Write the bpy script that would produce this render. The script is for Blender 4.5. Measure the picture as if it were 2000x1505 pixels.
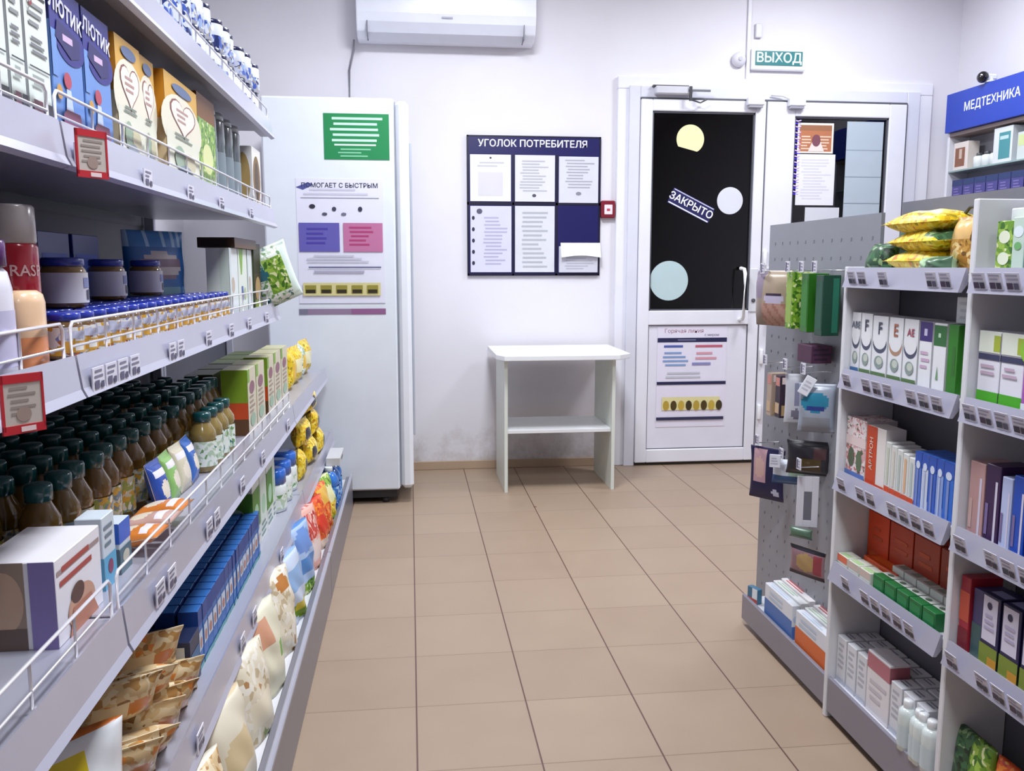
import bpy, math, random
from mathutils import Vector, Matrix
for _o in list(bpy.data.objects): bpy.data.objects.remove(_o)
PI = math.pi
SC = bpy.context.scene
COL = SC.collection
# ------------------------------------------------------------ camera
cd = bpy.data.cameras.new('camera'); cam = bpy.data.objects.new('camera', cd); COL.objects.link(cam)
SC.camera = cam
cd.sensor_fit = 'HORIZONTAL'; cd.sensor_width = 36.0; cd.lens = 36.0*1700/2000
cd.clip_start = 0.02; cd.clip_end = 60
F = Vector((-200, 232, 1700)).normalized()            # world +Y seen in camera axes (right, up, forward)
U = Vector((0, 1700, -232)).normalized()
Rt = F.cross(U); Rt = Rt if Rt[0] > 0 else -Rt
def w_of(c): return Vector((Rt.dot(c), F.dot(c), U.dot(c)))
cx_, cy_, cz_ = w_of(Vector((1, 0, 0))), w_of(Vector((0, 1, 0))), -w_of(Vector((0, 0, 1)))
mw = Matrix((cx_, cy_, cz_)).transposed().to_4x4(); mw.translation = (0, 0, 1.2)
cam.matrix_world = mw
# ------------------------------------------------------------ world, lamps, exposure
w = bpy.data.worlds.new('night'); SC.world = w; w.use_nodes = True
w.node_tree.nodes['Background'].inputs[0].default_value = (.02, .022, .04, 1)
w.node_tree.nodes['Background'].inputs[1].default_value = .35
vs = SC.view_settings
vs.view_transform = 'Standard'; vs.look = 'None'; vs.exposure = -0.22; vs.gamma = 1; vs.use_curve_mapping = False
LAMPS = [(.33, 1.3, 62, 'over the aisle between the shelves'), (.40, 3.5, 66, 'over the aisle near the fridge and table'), (2.3, 4.0, 40, 'in front of the door and blue cabinet'), (.4, -1.0, 22, 'behind the camera position')]
for i, (lx, ly, pw, wh) in enumerate(LAMPS):
    ld = bpy.data.lights.new('tube_light', 'AREA'); ld.shape = 'RECTANGLE'; ld.size = .5; ld.size_y = .5
    ld.energy = pw; ld.color = (.90, .94, 1.0)
    lo = bpy.data.objects.new('tube_light', ld); COL.objects.link(lo); lo.location = (lx, ly, 2.93)

# ------------------------------------------------------------ materials
def lin(c):
    c = c.lstrip('#'); v = [int(c[i:i+2], 16)/255 for i in (0, 2, 4)]
    return tuple(x/12.92 if x <= .04045 else ((x+.055)/1.055)**2.4 for x in v)+(1,)
_m = {}
def C(hexc, rough=.45, metal=0.0, coat=0.0, emit=0.0, alpha=1.0, mott=0.0, trans=0.0):
    key = (hexc, rough, metal, coat, emit, alpha, mott, trans)
    if key in _m: return _m[key]
    m = bpy.data.materials.new('mat'+hexc.replace('#', '_')); m.use_nodes = True
    nt = m.node_tree; b = nt.nodes['Principled BSDF']
    b.inputs['Base Color'].default_value = lin(hexc)
    b.inputs['Roughness'].default_value = rough; b.inputs['Metallic'].default_value = metal
    b.inputs['Coat Weight'].default_value = coat
    if emit: b.inputs['Emission Color'].default_value = lin(hexc); b.inputs['Emission Strength'].default_value = emit
    if alpha < 1: b.inputs['Alpha'].default_value = alpha
    if trans: b.inputs['Transmission Weight'].default_value = trans
    # slight procedural unevenness of the surface itself
    n = nt.nodes.new('ShaderNodeTexNoise'); n.inputs['Scale'].default_value = 9 if not mott else 3
    n.inputs['Detail'].default_value = 5
    tc = nt.nodes.new('ShaderNodeTexCoord'); nt.links.new(tc.outputs['Object'], n.inputs['Vector'])
    mx = nt.nodes.new('ShaderNodeMixRGB'); mx.blend_type = 'MULTIPLY'; mx.inputs[0].default_value = 1
    mx.inputs[1].default_value = lin(hexc)
    mr = nt.nodes.new('ShaderNodeMapRange'); a = mott or .05
    mr.inputs[3].default_value = 1-a; mr.inputs[4].default_value = 1+a
    nt.links.new(n.outputs['Fac'], mr.inputs[0]); nt.links.new(mr.outputs[0], mx.inputs[2])
    nt.links.new(mx.outputs[0], b.inputs['Base Color'])
    _m[key] = m; return m
def PR(name, cols, scale=60, rough=.35, stretch=(1, 1, 1)):
    """printed wrapping: irregular patches in several inks, drawn by cells in the pack's own coordinates"""
    key = (name,)
    if key in _m: return _m[key]
    m = bpy.data.materials.new(name); m.use_nodes = True; nt = m.node_tree; b = nt.nodes['Principled BSDF']
    b.inputs['Roughness'].default_value = rough
    tc = nt.nodes.new('ShaderNodeTexCoord'); mp = nt.nodes.new('ShaderNodeMapping'); mp.inputs['Scale'].default_value = stretch
    oi = nt.nodes.new('ShaderNodeObjectInfo'); ad = nt.nodes.new('ShaderNodeVectorMath'); ad.operation = 'ADD'
    nt.links.new(tc.outputs['Object'], ad.inputs[0]); nt.links.new(oi.outputs['Random'], ad.inputs[1])
    nt.links.new(ad.outputs[0], mp.inputs[0])
    nz = nt.nodes.new('ShaderNodeTexNoise'); nz.inputs['Scale'].default_value = scale*.35; nz.inputs['Detail'].default_value = 2
    nt.links.new(mp.outputs[0], nz.inputs['Vector'])
    vm = nt.nodes.new('ShaderNodeVectorMath'); vm.operation = 'MULTIPLY_ADD'
    vm.inputs[1].default_value = (.05, .05, .05); nt.links.new(nz.outputs['Color'], vm.inputs[0]); nt.links.new(mp.outputs[0], vm.inputs[2])
    v = nt.nodes.new('ShaderNodeTexVoronoi'); v.inputs['Scale'].default_value = scale*1.7; nt.links.new(vm.outputs[0], v.inputs['Vector'])
    sp = nt.nodes.new('ShaderNodeSeparateColor'); nt.links.new(v.outputs['Color'], sp.inputs[0])
    r = nt.nodes.new('ShaderNodeValToRGB'); r.color_ramp.interpolation = 'CONSTANT'
    e = r.color_ramp.elements
    tot = sum(x[1] for x in cols); acc = 0
    for i, (hx, wgt) in enumerate(cols):
        if i < 2: el = e[i]; el.position = acc/tot
        else: el = e.new(acc/tot)
        el.color = lin(hx); acc += wgt
    nt.links.new(sp.outputs[0], r.inputs[0]); nt.links.new(r.outputs[0], b.inputs['Base Color'])
    _m[key] = m; return m

# ------------------------------------------------------------ mesh builder
class MB:
    def __init__(s): s.v = []; s.f = []; s.mi = []; s.m = []; s.sm = []
    def mat(s, m):
        if isinstance(m, str): m = C(m)
        if m not in s.m: s.m.append(m)
        return s.m.index(m)
    def add(s, vs, fs, m, smooth=False, X=None):
        o = len(s.v); mi = s.mat(m)
        for p in vs:
            p = Vector(p); s.v.append(X @ p if X else p)
        for f in fs: s.f.append([o+i for i in f]); s.mi.append(mi); s.sm.append(smooth)
        return s
    def box(s, x0, x1, y0, y1, z0, z1, m, c=0.0, X=None):
        lo = (min(x0, x1), min(y0, y1), min(z0, z1)); hi = (max(x0, x1), max(y0, y1), max(z0, z1))
        if c <= 0:
            vs = [(x, y, z) for x in (lo[0], hi[0]) for y in (lo[1], hi[1]) for z in (lo[2], hi[2])]
            return s.add(vs, [(0, 1, 3, 2), (4, 6, 7, 5), (0, 4, 5, 1), (2, 3, 7, 6), (0, 2, 6, 4), (1, 5, 7, 3)], m, X=X)
        c = min(c, *[(hi[i]-lo[i])*.45 for i in range(3)])
        vs = []; idx = {}
        for sx in (0, 1):
            for sy in (0, 1):
                for sz in (0, 1):
                    S = (sx, sy, sz)
                    for a in range(3):
                        p = [hi[i] if S[i] else lo[i] for i in range(3)]
                        for b in range(3):
                            if b != a: p[b] += -c if S[b] else c
                        idx[(S, a)] = len(vs); vs.append(tuple(p))
        fs = []
        for a in range(3):
            b, d = (a+1) % 3, (a+2) % 3
            for sv in (0, 1):
                q = []
                for (p, r_) in ((0, 0), (1, 0), (1, 1), (0, 1)):
                    S = [0, 0, 0]; S[a] = sv; S[b] = p; S[d] = r_
                    q.append(idx[(tuple(S), a)])
                fs.append(q if sv else q[::-1])
            for p in (0, 1):            # edges running along axis a
                for r_ in (0, 1):
                    S0 = [0, 0, 0]; S0[b] = p; S0[d] = r_; S1 = list(S0); S1[a] = 1
                    q = [idx[(tuple(S0), b)], idx[(tuple(S1), b)], idx[(tuple(S1), d)], idx[(tuple(S0), d)]]
                    fs.append(q if (p ^ r_) else q[::-1])
        for sx in (0, 1):
            for sy in (0, 1):
                for sz in (0, 1):
                    S = (sx, sy, sz); q = [idx[(S, 0)], idx[(S, 1)], idx[(S, 2)]]
                    fs.append(q if (sx+sy+sz) % 2 else q[::-1])
        return s.add(vs, fs, m, X=X)
    def lathe(s, prof, m, n=20, X=None, cap=True, sx=1, sy=1):
        """prof [(r, z)] or [(r, z, material)] : the material paints the band above that point"""
        vs = []; k = len(prof)
        for p in prof:
            for j in range(n):
                a = 2*PI*j/n; vs.append((p[0]*math.cos(a)*sx, p[0]*math.sin(a)*sy, p[1]))
        o = len(s.v)
        for p in vs:
            p = Vector(p); s.v.append(X @ p if X else p)
        cm = m
        for i in range(k-1):
            if len(prof[i]) > 2: cm = prof[i][2]
            mi = s.mat(cm)
            for j in range(n):
                j2 = (j+1) % n
                s.f.append([o+i*n+j, o+i*n+j2, o+(i+1)*n+j2, o+(i+1)*n+j]); s.mi.append(mi); s.sm.append(True)
        if cap:
            s.f.append([o+j for j in range(n)][::-1]); s.mi.append(s.mat(m)); s.sm.append(False)
            s.f.append([o+(k-1)*n+j for j in range(n)]); s.mi.append(s.mat(cm)); s.sm.append(False)
        return s
    def tube(s, pts, r, m, n=6):
        pts = [Vector(p) for p in pts]; o = len(s.v); up = Vector((0, 0, 1))
        for i, p in enumerate(pts):
            d = ((pts[min(i+1, len(pts)-1)]-p).normalized()+(p-pts[max(i-1, 0)]).normalized())
            d = d.normalized() if d.length > 1e-9 else Vector((0, 1, 0))
            a = d.cross(up)
            if a.length < .1: a = d.cross(Vector((1, 0, 0)))
            a.normalize(); b = d.cross(a)
            for j in range(n):
                t = 2*PI*j/n; s.v.append(p+a*r*math.cos(t)+b*r*math.sin(t))
        mi = s.mat(m)
        for i in range(len(pts)-1):
            for j in range(n):
                j2 = (j+1) % n; s.f.append([o+i*n+j, o+i*n+j2, o+(i+1)*n+j2, o+(i+1)*n+j]); s.mi.append(mi); s.sm.append(True)
        s.f.append([o+j for j in range(n)]); s.mi.append(mi); s.sm.append(False)
        s.f.append([o+(len(pts)-1)*n+j for j in range(n)][::-1]); s.mi.append(mi); s.sm.append(False)
        return s
    def prism(s, poly, h0, h1, m, X=None):
        """poly in the local xy plane, extruded in z"""
        n = len(poly); vs = [(p[0], p[1], h0) for p in poly]+[(p[0], p[1], h1) for p in poly]
        fs = [list(range(n))[::-1], list(range(n, 2*n))]+[[i, (i+1) % n, n+(i+1) % n, n+i] for i in range(n)]
        return s.add(vs, fs, m, X=X)
    def build(s, name, parent=None, bevel=0):
        me = bpy.data.meshes.new(name); me.from_pydata([tuple(p) for p in s.v], [], s.f)
        for m in s.m: me.materials.append(m)
        me.polygons.foreach_set('material_index', s.mi); me.polygons.foreach_set('use_smooth', s.sm); me.update()
        o = bpy.data.objects.new(name, me); COL.objects.link(o)
        if parent: o.parent = parent
        if bevel:
            b = o.modifiers.new('bevel', 'BEVEL'); b.width = bevel; b.segments = 2; b.limit_method = 'ANGLE'
        return o
_tx = {}
def text_geo(t, size, bold=0.0, shear=0.0):
    k = (t, size, bold, shear)
    if k in _tx: return _tx[k]
    c = bpy.data.curves.new('t', 'FONT'); c.body = t; c.size = size; c.align_x = 'CENTER'; c.align_y = 'CENTER'
    c.resolution_u = 3; c.shear = shear
    o = bpy.data.objects.new('t', c); COL.objects.link(o)
    dg = bpy.context.evaluated_depsgraph_get(); dg.update()
    me = bpy.data.meshes.new_from_object(o.evaluated_get(dg), depsgraph=dg)
    vs, fs = [tuple(v.co) for v in me.vertices], [tuple(p.vertices) for p in me.polygons]
    if bold:                                   # heavier strokes: the letter shapes laid down again, slightly shifted
        V, Fc = [], []
        for dx, dy in ((-1, 0), (1, 0), (0, .8), (0, -.8)):
            o0 = len(V); V += [(x+dx*bold*size*.7, y+dy*bold*size*.7, .00013*(1+len(Fc)//max(1, len(fs)))) for x, y, z in vs]; Fc += [tuple(o0+i for i in f) for f in fs]
        vs, fs = V, Fc
    r = (vs, fs)
    bpy.data.objects.remove(o); bpy.data.meshes.remove(me); bpy.data.curves.remove(c)
    _tx[k] = r; return r
RNG = random.Random(5)
def art(mb, O, u, v, n, W, H, items, eps=.0005):
    """flat ink laid on a face: O corner, u and v directions, n outward, W x H metres; items in 0..1 of the face"""
    O, u, v, n = Vector(O), Vector(u), Vector(v), Vector(n)
    lay = 0
    flip = u.cross(v).dot(n) < 0
    for it in items:
        lay += 1; e = eps*lay*.6+.0002
        def P(a, b): return O+u*(a*W)+v*(b*H)+n*e
        kind = it[0]
        if kind == 'r':
            _, a, b, c, d, m = it; vs = [P(a, b), P(c, b), P(c, d), P(a, d)]; fs = [(0, 1, 2, 3)]
        elif kind == 'e':
            _, a, b, ru, rv, m = it; vs = [P(a+ru*math.cos(t*PI/12), b+rv*math.sin(t*PI/12)) for t in range(24)]; fs = [tuple(range(24))]
        elif kind == 'p':
            _, pts, m = it; vs = [P(*q) for q in pts]; fs = [tuple(range(len(pts)))]
        elif kind == 'h':
            _, a, b, sc, sv, m = it
            vs = [P(a+sc*16*math.sin(t)**3/17, b+sv*(13*math.cos(t)-5*math.cos(2*t)-2*math.cos(3*t)-math.cos(4*t))/17) for t in [PI*2*k/26 for k in range(26)]][::-1]
            fs = [tuple(range(len(vs)))]
        elif kind == 't':
            txt, a, b, size, m = it[1:6]; bold = it[6] if len(it) > 6 else .015; rot = it[7] if len(it) > 7 else 0
            g, fs = text_geo(txt, size, bold); cr, sr = math.cos(rot), math.sin(rot)
            vs = [O+u*(a*W+x*cr-y*sr)+v*(b*H+x*sr+y*cr)+n*(e+z) for x, y, z in g]
        elif kind == 'l':
            _, a, b, c, d, k, m = it; vs = []; fs = []
            for i in range(k):
                yy = d-(i+.5)*(d-b)/k; hh = (d-b)/k*.22; x1 = a+(c-a)*RNG.uniform(.6, 1)
                x0 = a+(c-a)*RNG.uniform(0, .12); o = len(vs)
                vs += [P(x0, yy-hh), P(x1, yy-hh), P(x1, yy+hh), P(x0, yy+hh)]; fs.append((o, o+1, o+2, o+3))
        if flip: fs = [tuple(f)[::-1] for f in fs]
        mb.add(vs, fs, m)
# ------------------------------------------------------------ object helpers
def tag(o, label=None, cat=None, group=None, kind=None):
    if label: o['label'] = label
    if cat: o['category'] = cat
    if group: o['group'] = group
    if kind: o['kind'] = kind
    return o
def thing(name, label, cat, loc=(0, 0, 0), rz=0, group=None):
    o = bpy.data.objects.new(name, None); o.empty_display_size = .05; COL.objects.link(o)
    o.location = loc; o.rotation_euler = (0, 0, rz); return tag(o, label, cat, group)
def put(o, loc, rz=0.0, rx=0.0, ry=0.0):
    o.location = loc; o.rotation_euler = (rx, ry, rz); return o
def struct(name, mb, bevel=0): return tag(mb.build(name, bevel=bevel), kind='structure')
KIDS = {}
def copy_tree(o, parent=None):
    c = o.copy(); COL.objects.link(c)
    if parent: c.parent = parent
    for k in [x for x in o.children]: copy_tree(k, c)
    return c
class Proto:
    """first place() uses the source itself, later ones copy it with its parts"""
    def __init__(s, o, group): s.o = o; s.used = False; s.g = group; o['group'] = group
    def place(s, loc, label, rz=0.0, rx=0.0, ry=0.0, sc=None):
        o = s.o if not s.used else copy_tree(s.o)
        s.used = True
        put(o, loc, rz, rx, ry); o['label'] = label; o['group'] = s.g
        if sc: o.scale = sc
        return o
ORD = ('first second third fourth fifth sixth seventh eighth ninth tenth eleventh twelfth thirteenth fourteenth fifteenth sixteenth '
       'seventeenth eighteenth nineteenth twentieth twenty-first twenty-second twenty-third twenty-fourth twenty-fifth twenty-sixth twenty-seventh twenty-eighth twenty-ninth thirtieth').split()
L90, R90 = PI/2, -PI/2

# ============================================================ THE SETTING
WY, LX, RX, CZ, NY = 5.11, -1.25, 3.31, 3.0, -3.0
def wall_mat(name, base, dirt=False):
    m = bpy.data.materials.new(name); m.use_nodes = True; nt = m.node_tree; b = nt.nodes['Principled BSDF']
    b.inputs['Roughness'].default_value = .6
    g = nt.nodes.new('ShaderNodeNewGeometry'); n = nt.nodes.new('ShaderNodeTexNoise'); n.inputs['Scale'].default_value = 2.3; n.inputs['Detail'].default_value = 6
    nt.links.new(g.outputs['Position'], n.inputs['Vector'])
    r = nt.nodes.new('ShaderNodeValToRGB'); r.color_ramp.elements[0].position = .3; r.color_ramp.elements[1].position = .7
    c = lin(base); r.color_ramp.elements[0].color = (c[0]*.95, c[1]*.94, c[2]*.95, 1); r.color_ramp.elements[1].color = c
    nt.links.new(n.outputs['Fac'], r.inputs[0]); out = r.outputs[0]
    if dirt:   # scuffs and damp stains low on the plaster
        sx = nt.nodes.new('ShaderNodeSeparateXYZ'); nt.links.new(g.outputs['Position'], sx.inputs[0])
        mr = nt.nodes.new('ShaderNodeMapRange'); mr.inputs[1].default_value = .62; mr.inputs[2].default_value = .02
        nt.links.new(sx.outputs[2], mr.inputs[0])
        n2 = nt.nodes.new('ShaderNodeTexNoise'); n2.inputs['Scale'].default_value = 7; n2.inputs['Detail'].default_value = 8; n2.inputs['Roughness'].default_value = .7
        nt.links.new(g.outputs['Position'], n2.inputs['Vector'])
        ma = nt.nodes.new('ShaderNodeMath'); ma.operation = 'MULTIPLY'; nt.links.new(mr.outputs[0], ma.inputs[0]); nt.links.new(n2.outputs['Fac'], ma.inputs[1])
        m2 = nt.nodes.new('ShaderNodeMapRange'); m2.inputs[1].default_value = .34; m2.inputs[2].default_value = .72; m2.inputs[4].default_value = .75
        nt.links.new(ma.outputs[0], m2.inputs[0])
        mx = nt.nodes.new('ShaderNodeMixRGB'); nt.links.new(m2.outputs[0], mx.inputs[0]); nt.links.new(out, mx.inputs[1]); mx.inputs[2].default_value = lin('#8f7f68'); out = mx.outputs[0]
    nt.links.new(out, b.inputs['Base Color'])
    bp = nt.nodes.new('ShaderNodeBump'); bp.inputs['Strength'].default_value = .08; n3 = nt.nodes.new('ShaderNodeTexNoise'); n3.inputs['Scale'].default_value = 60
    nt.links.new(g.outputs['Position'], n3.inputs['Vector']); nt.links.new(n3.outputs['Fac'], bp.inputs['Height']); nt.links.new(bp.outputs[0], b.inputs['Normal'])
    return m
def floor_mat():
    m = bpy.data.materials.new('floor_tiles'); m.use_nodes = True; nt = m.node_tree; N = nt.nodes.new; L = nt.links.new
    b = nt.nodes['Principled BSDF']
    g = N('ShaderNodeNewGeometry'); s = N('ShaderNodeSeparateXYZ'); L(g.outputs['Position'], s.inputs[0])
    def mth(op, a, bb=None, c=None):
        n = N('ShaderNodeMath'); n.operation = op
        for i, x in enumerate((a, bb, c)):
            if x is None: continue
            if isinstance(x, (int, float)): n.inputs[i].default_value = x
            else: L(x, n.inputs[i])
        return n.outputs[0]
    def axis(o, off, pitch=.303):
        t = mth('DIVIDE', mth('SUBTRACT', o, off), pitch); fl = mth('FLOOR', t); fr = mth('SUBTRACT', t, fl)
        d = mth('MULTIPLY', mth('SUBTRACT', .5, mth('ABSOLUTE', mth('SUBTRACT', fr, .5))), pitch); return d, fl
    dx, fx = axis(s.outputs[0], .0); dy, fy = axis(s.outputs[1], 2.583, .3135)
    gx = mth('LESS_THAN', dx, .0022); gy = mth('LESS_THAN', dy, .0016)
    cv = N('ShaderNodeCombineXYZ'); L(fx, cv.inputs[0]); L(fy, cv.inputs[1])
    wn = N('ShaderNodeTexWhiteNoise'); L(cv.outputs[0], wn.inputs[0])
    nz = N('ShaderNodeTexNoise'); nz.inputs['Scale'].default_value = 5; nz.inputs['Detail'].default_value = 8; L(g.outputs['Position'], nz.inputs['Vector'])
    mixf = mth('ADD', mth('MULTIPLY', wn.outputs[0], .35), mth('MULTIPLY', nz.outputs['Fac'], .65))
    r = N('ShaderNodeValToRGB'); L(mixf, r.inputs[0]); e = r.color_ramp.elements
    e[0].position = .2; e[0].color = lin('#9c8672'); e[1].position = .8; e[1].color = lin('#a6917c')
    m1 = N('ShaderNodeMixRGB'); L(gy, m1.inputs[0]); L(r.outputs[0], m1.inputs[1]); m1.inputs[2].default_value = lin('#85705c')
    m2 = N('ShaderNodeMixRGB'); L(gx, m2.inputs[0]); L(m1.outputs[0], m2.inputs[1]); m2.inputs[2].default_value = lin('#5d4038')
    # small dropped specks of dirt
    v = N('ShaderNodeTexVoronoi'); v.inputs['Scale'].default_value = 2.2; L(g.outputs['Position'], v.inputs['Vector'])
    sp = mth('LESS_THAN', v.outputs['Distance'], .022)
    m3 = N('ShaderNodeMixRGB'); L(sp, m3.inputs[0]); L(m2.outputs[0], m3.inputs[1]); m3.inputs[2].default_value = lin('#6b4a3c')
    L(m3.outputs[0], b.inputs['Base Color'])
    L(mth('ADD', .33, mth('MULTIPLY', nz.outputs['Fac'], .2)), b.inputs['Roughness'])
    gr = mth('MAXIMUM', gx, gy); bp = N('ShaderNodeBump'); bp.invert = True; bp.inputs['Distance'].default_value = .002; bp.inputs['Strength'].default_value = .5
    L(gr, bp.inputs['Height']); L(bp.outputs[0], b.inputs['Normal'])
    return m
WM = wall_mat('wall_paint', '#e6e4ea', True); WM2 = wall_mat('wall_paint_plain', '#e4e2e8')
b = MB(); b.box(LX-.1, RX+.1, NY-.1, WY+1.9, -.08, 0, floor_mat()); struct('floor', b)
b = MB(); b.box(LX-.1, RX+.1, NY-.1, WY+.12, CZ, CZ+.08, wall_mat('ceiling_paint', '#e9e8ec')); struct('ceiling', b)
b = MB(); b.box(LX-.1, LX, NY, WY, 0, CZ, WM2); struct('wall_left', b)
b = MB(); b.box(RX, RX+.1, NY, WY, 0, CZ, WM2); struct('wall_right', b)
b = MB(); b.box(LX-.1, RX+.1, NY-.1, NY, 0, CZ, C('#8f8c92', .6)); struct('wall_front', b)
OX0, OX1, OZ = 1.30, 3.02, 2.215       # door opening
b = MB(); b.box(LX-.1, OX0, WY, WY+.12, 0, CZ, WM); b.box(OX0, OX1, WY, WY+.12, OZ, CZ, WM); b.box(OX1, RX+.1, WY, WY+.12, 0, CZ, WM); struct('wall_back', b)
b = MB(); b.box(LX, OX0-.1, WY-.014, WY, 0, .05, C('#b59c84', .5), .002); struct('baseboard_back', b)
# dark lobby behind the door
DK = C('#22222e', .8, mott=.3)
b = MB(); b.box(.6, .7, WY+.12, WY+1.9, 0, 2.7, DK); struct('wall_lobby_left', b)
b = MB(); b.box(3.3, 3.41, WY+.12, WY+1.9, 0, 2.7, DK); struct('wall_lobby_right', b)
b = MB(); b.box(.6, 3.41, WY+1.8, WY+1.9, 0, 2.7, DK); struct('wall_lobby_back', b)
b = MB(); b.box(.6, 3.41, WY+.12, WY+1.9, 2.6, 2.7, DK); struct('ceiling_lobby', b)
# ------------------------------------------------------------ door, two leaves
PV = C('#e9e9f2', .3); PV2 = C('#d9dae6', .3); GSK = C('#55565e', .6)
DY = WY-.02
b = MB()
b.box(1.206, 1.29, WY-.03, WY-.001, 0, 2.2145, PV, .004); b.box(3.04, 3.135, WY-.03, WY-.001, 0, 2.2145, PV, .004); b.box(1.206, 3.135, WY-.031, WY-.001, 2.215, 2.285, PV, .004)
struct('trim_1', b)
b = MB()
b.box(1.27, 1.335, WY-.05, WY+.06, 0, 2.23, PV2, .003); b.box(2.965, 3.045, WY-.05, WY+.06, 0, 2.23, PV2, .003)
b.box(1.336, 2.964, WY-.0495, WY+.06, 2.165, 2.2295, PV2, .003); b.box(1.336, 2.964, WY-.054, WY-.0496, 2.157, 2.164, GSK)
b.box(1.33, 2.97, WY-.03, WY+.05, 0, .012, C('#4a4844', .5, .6))
struct('trim_2', b)
glass = bpy.data.materials.new('door_glass'); glass.use_nodes = True
_nt = glass.node_tree; _nt.nodes.clear(); _o = _nt.nodes.new('ShaderNodeOutputMaterial'); _t = _nt.nodes.new('ShaderNodeBsdfTransparent'); _t.inputs[0].default_value = (.5, .5, .56, 1)
_g = _nt.nodes.new('ShaderNodeBsdfGlossy'); _g.inputs['Roughness'].default_value = .02; _fr = _nt.nodes.new('ShaderNodeFresnel'); _fr.inputs[0].default_value = 1.5
_mx = _nt.nodes.new('ShaderNodeMixShader'); _nt.links.new(_fr.outputs[0], _mx.inputs[0]); _nt.links.new(_t.outputs[0], _mx.inputs[1]); _nt.links.new(_g.outputs[0], _mx.inputs[2]); _nt.links.new(_mx.outputs[0], _o.inputs[0])
def leaf(name, x0, x1, gx0, gx1, gz0, gz1, pz0, pz1):
    y0, y1 = WY-.06, WY+.0
    b = MB()
    b.box(x0, gx0, y0, y1, .02, 2.155, PV, .004); b.box(gx1, x1, y0, y1, .02, 2.155, PV, .004)
    b.box(gx0, gx1, y0, y1, gz1, 2.155, PV, .004); b.box(gx0, gx1, y0, y1, pz1, gz0, PV, .004); b.box(gx0, gx1, y0, y1, .02, pz0, PV, .004)
    # mitre lines, gaskets
    for (a, c, d, e) in ((gx0, gx0+.009, gz0, gz1), (gx1-.009, gx1, gz0, gz1), (gx0, gx1, gz1-.009, gz1), (gx0, gx1, gz0, gz0+.009),
                         (gx0, gx0+.005, pz0, pz1), (gx1-.005, gx1, pz0, pz1), (gx0, gx1, pz1-.005, pz1), (gx0, gx1, pz0, pz0+.005)):
        b.box(a, c, y0+.012, y0+.03, d, e, GSK)
    b.box(x1-.002, x1+.003, y0-.001, y0+.04, .02, 2.155, GSK)
    o = struct(name, b)
    g = MB(); g.box(gx0+.003, gx1-.003, WY-.034, WY-.028, gz0+.003, gz1-.003, glass); g = g.build('glass_pane', o)
    p = MB(); p.box(gx0, gx1, WY-.045, WY-.02, pz0, pz1, C('#e4e3ef', .35)); p.build('lower_panel', o)
    return o
d1 = leaf('door_1', 1.337, 2.087, 1.407, 2.024, .94, 2.09, .10, .855)
d2 = leaf('door_2', 2.092, 2.96, 2.266, 2.852, .94, 2.075, .10, .855)
def pull(o, x, side):
    b = MB(); y = WY-.06
    for hx in (x,):
        b.tube([(hx, y, .885), (hx, y-.05, .89), (hx, y-.065, .91), (hx-.0, y-.07, 1.16), (hx, y-.055, 1.185), (hx, y, 1.19)], .011, C('#f0f0f4', .25), 8)
    b.build('handle', o)
pull(d1, 1.965, 0); pull(d2, 2.135, 0)
b = MB(); b.box(2.02, 2.07, WY-.067, WY-.058, .93, 1.19, C('#dcdde4', .3), .004); b.lathe([(.012, 0), (.012, .006), (.006, .007)], '#55555c', 12, Matrix.Translation((2.045, WY-.067, 1.0)) @ Matrix.Rotation(PI/2, 4, 'X')); b.build('lock_plate', d1)
for z in (.25, .68, .7, 1.4, 2.0):
    pass
b = MB()
for z in (.32, .66, 1.25):
    b.lathe([(.011, -.045), (.013, -.04), (.013, .04), (.011, .045)], '#f2f2f6', 10, Matrix.Translation((2.108, WY-.07, z)))
b.build('hinge', d2)
# door closer
t = thing('door_closer', 'white hydraulic door closer with folded metal arm above the dark glass door', 'door closer', (1.53, WY-.05, 2.2))
b = MB(); b.box(-.12, .10, -.05, -.0, -.022, .022, C('#d4d5dd', .3, .2), .006); b.box(-.13, .08, -.03, -.001, .023, .03, '#3a3238'); b.build('body', t)
b = MB(); b.box(.07, .20, -.056, -.048, -.008, .004, C('#8a8a90', .3, .9)); b.box(.075, .09, -.062, -.05, -.06, .02, C('#55555a', .35, .8)); b.tube([(.08, -.055, -.052), (.14, -.06, -.07), (.18, -.055, -.05)], .005, C('#6a6a70', .3, .8)); b.build('arm', t)
for i, (mx_, lab) in enumerate(((2.01, 'white magnetic lock block at the top of the glazed door leaf under the duct'), (2.26, 'white magnetic lock block with short cable at the top of the second leaf'))):
    t = thing('magnetic_lock', lab, 'magnetic lock', (mx_, WY-.05, 2.155), group='magnetic locks on the door')
    b = MB(); b.box(-.05, .05, -.05, -.011, -.028, .018, C('#e7e7ee', .3), .005); b.build('magnet_body', t)
    b = MB(); b.box(-.042, .042, -.045, -.011, -.042, -.029, C('#b9bac4', .3, .6), .002); b.build('armature_plate', t)
    if i:
        b = MB(); b.tube([(-.045, -.03, .012), (-.08, -.02, .03), (-.15, -.012, .034)], .004, C('#c9c9cf')); b.build('cable', t)
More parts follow.
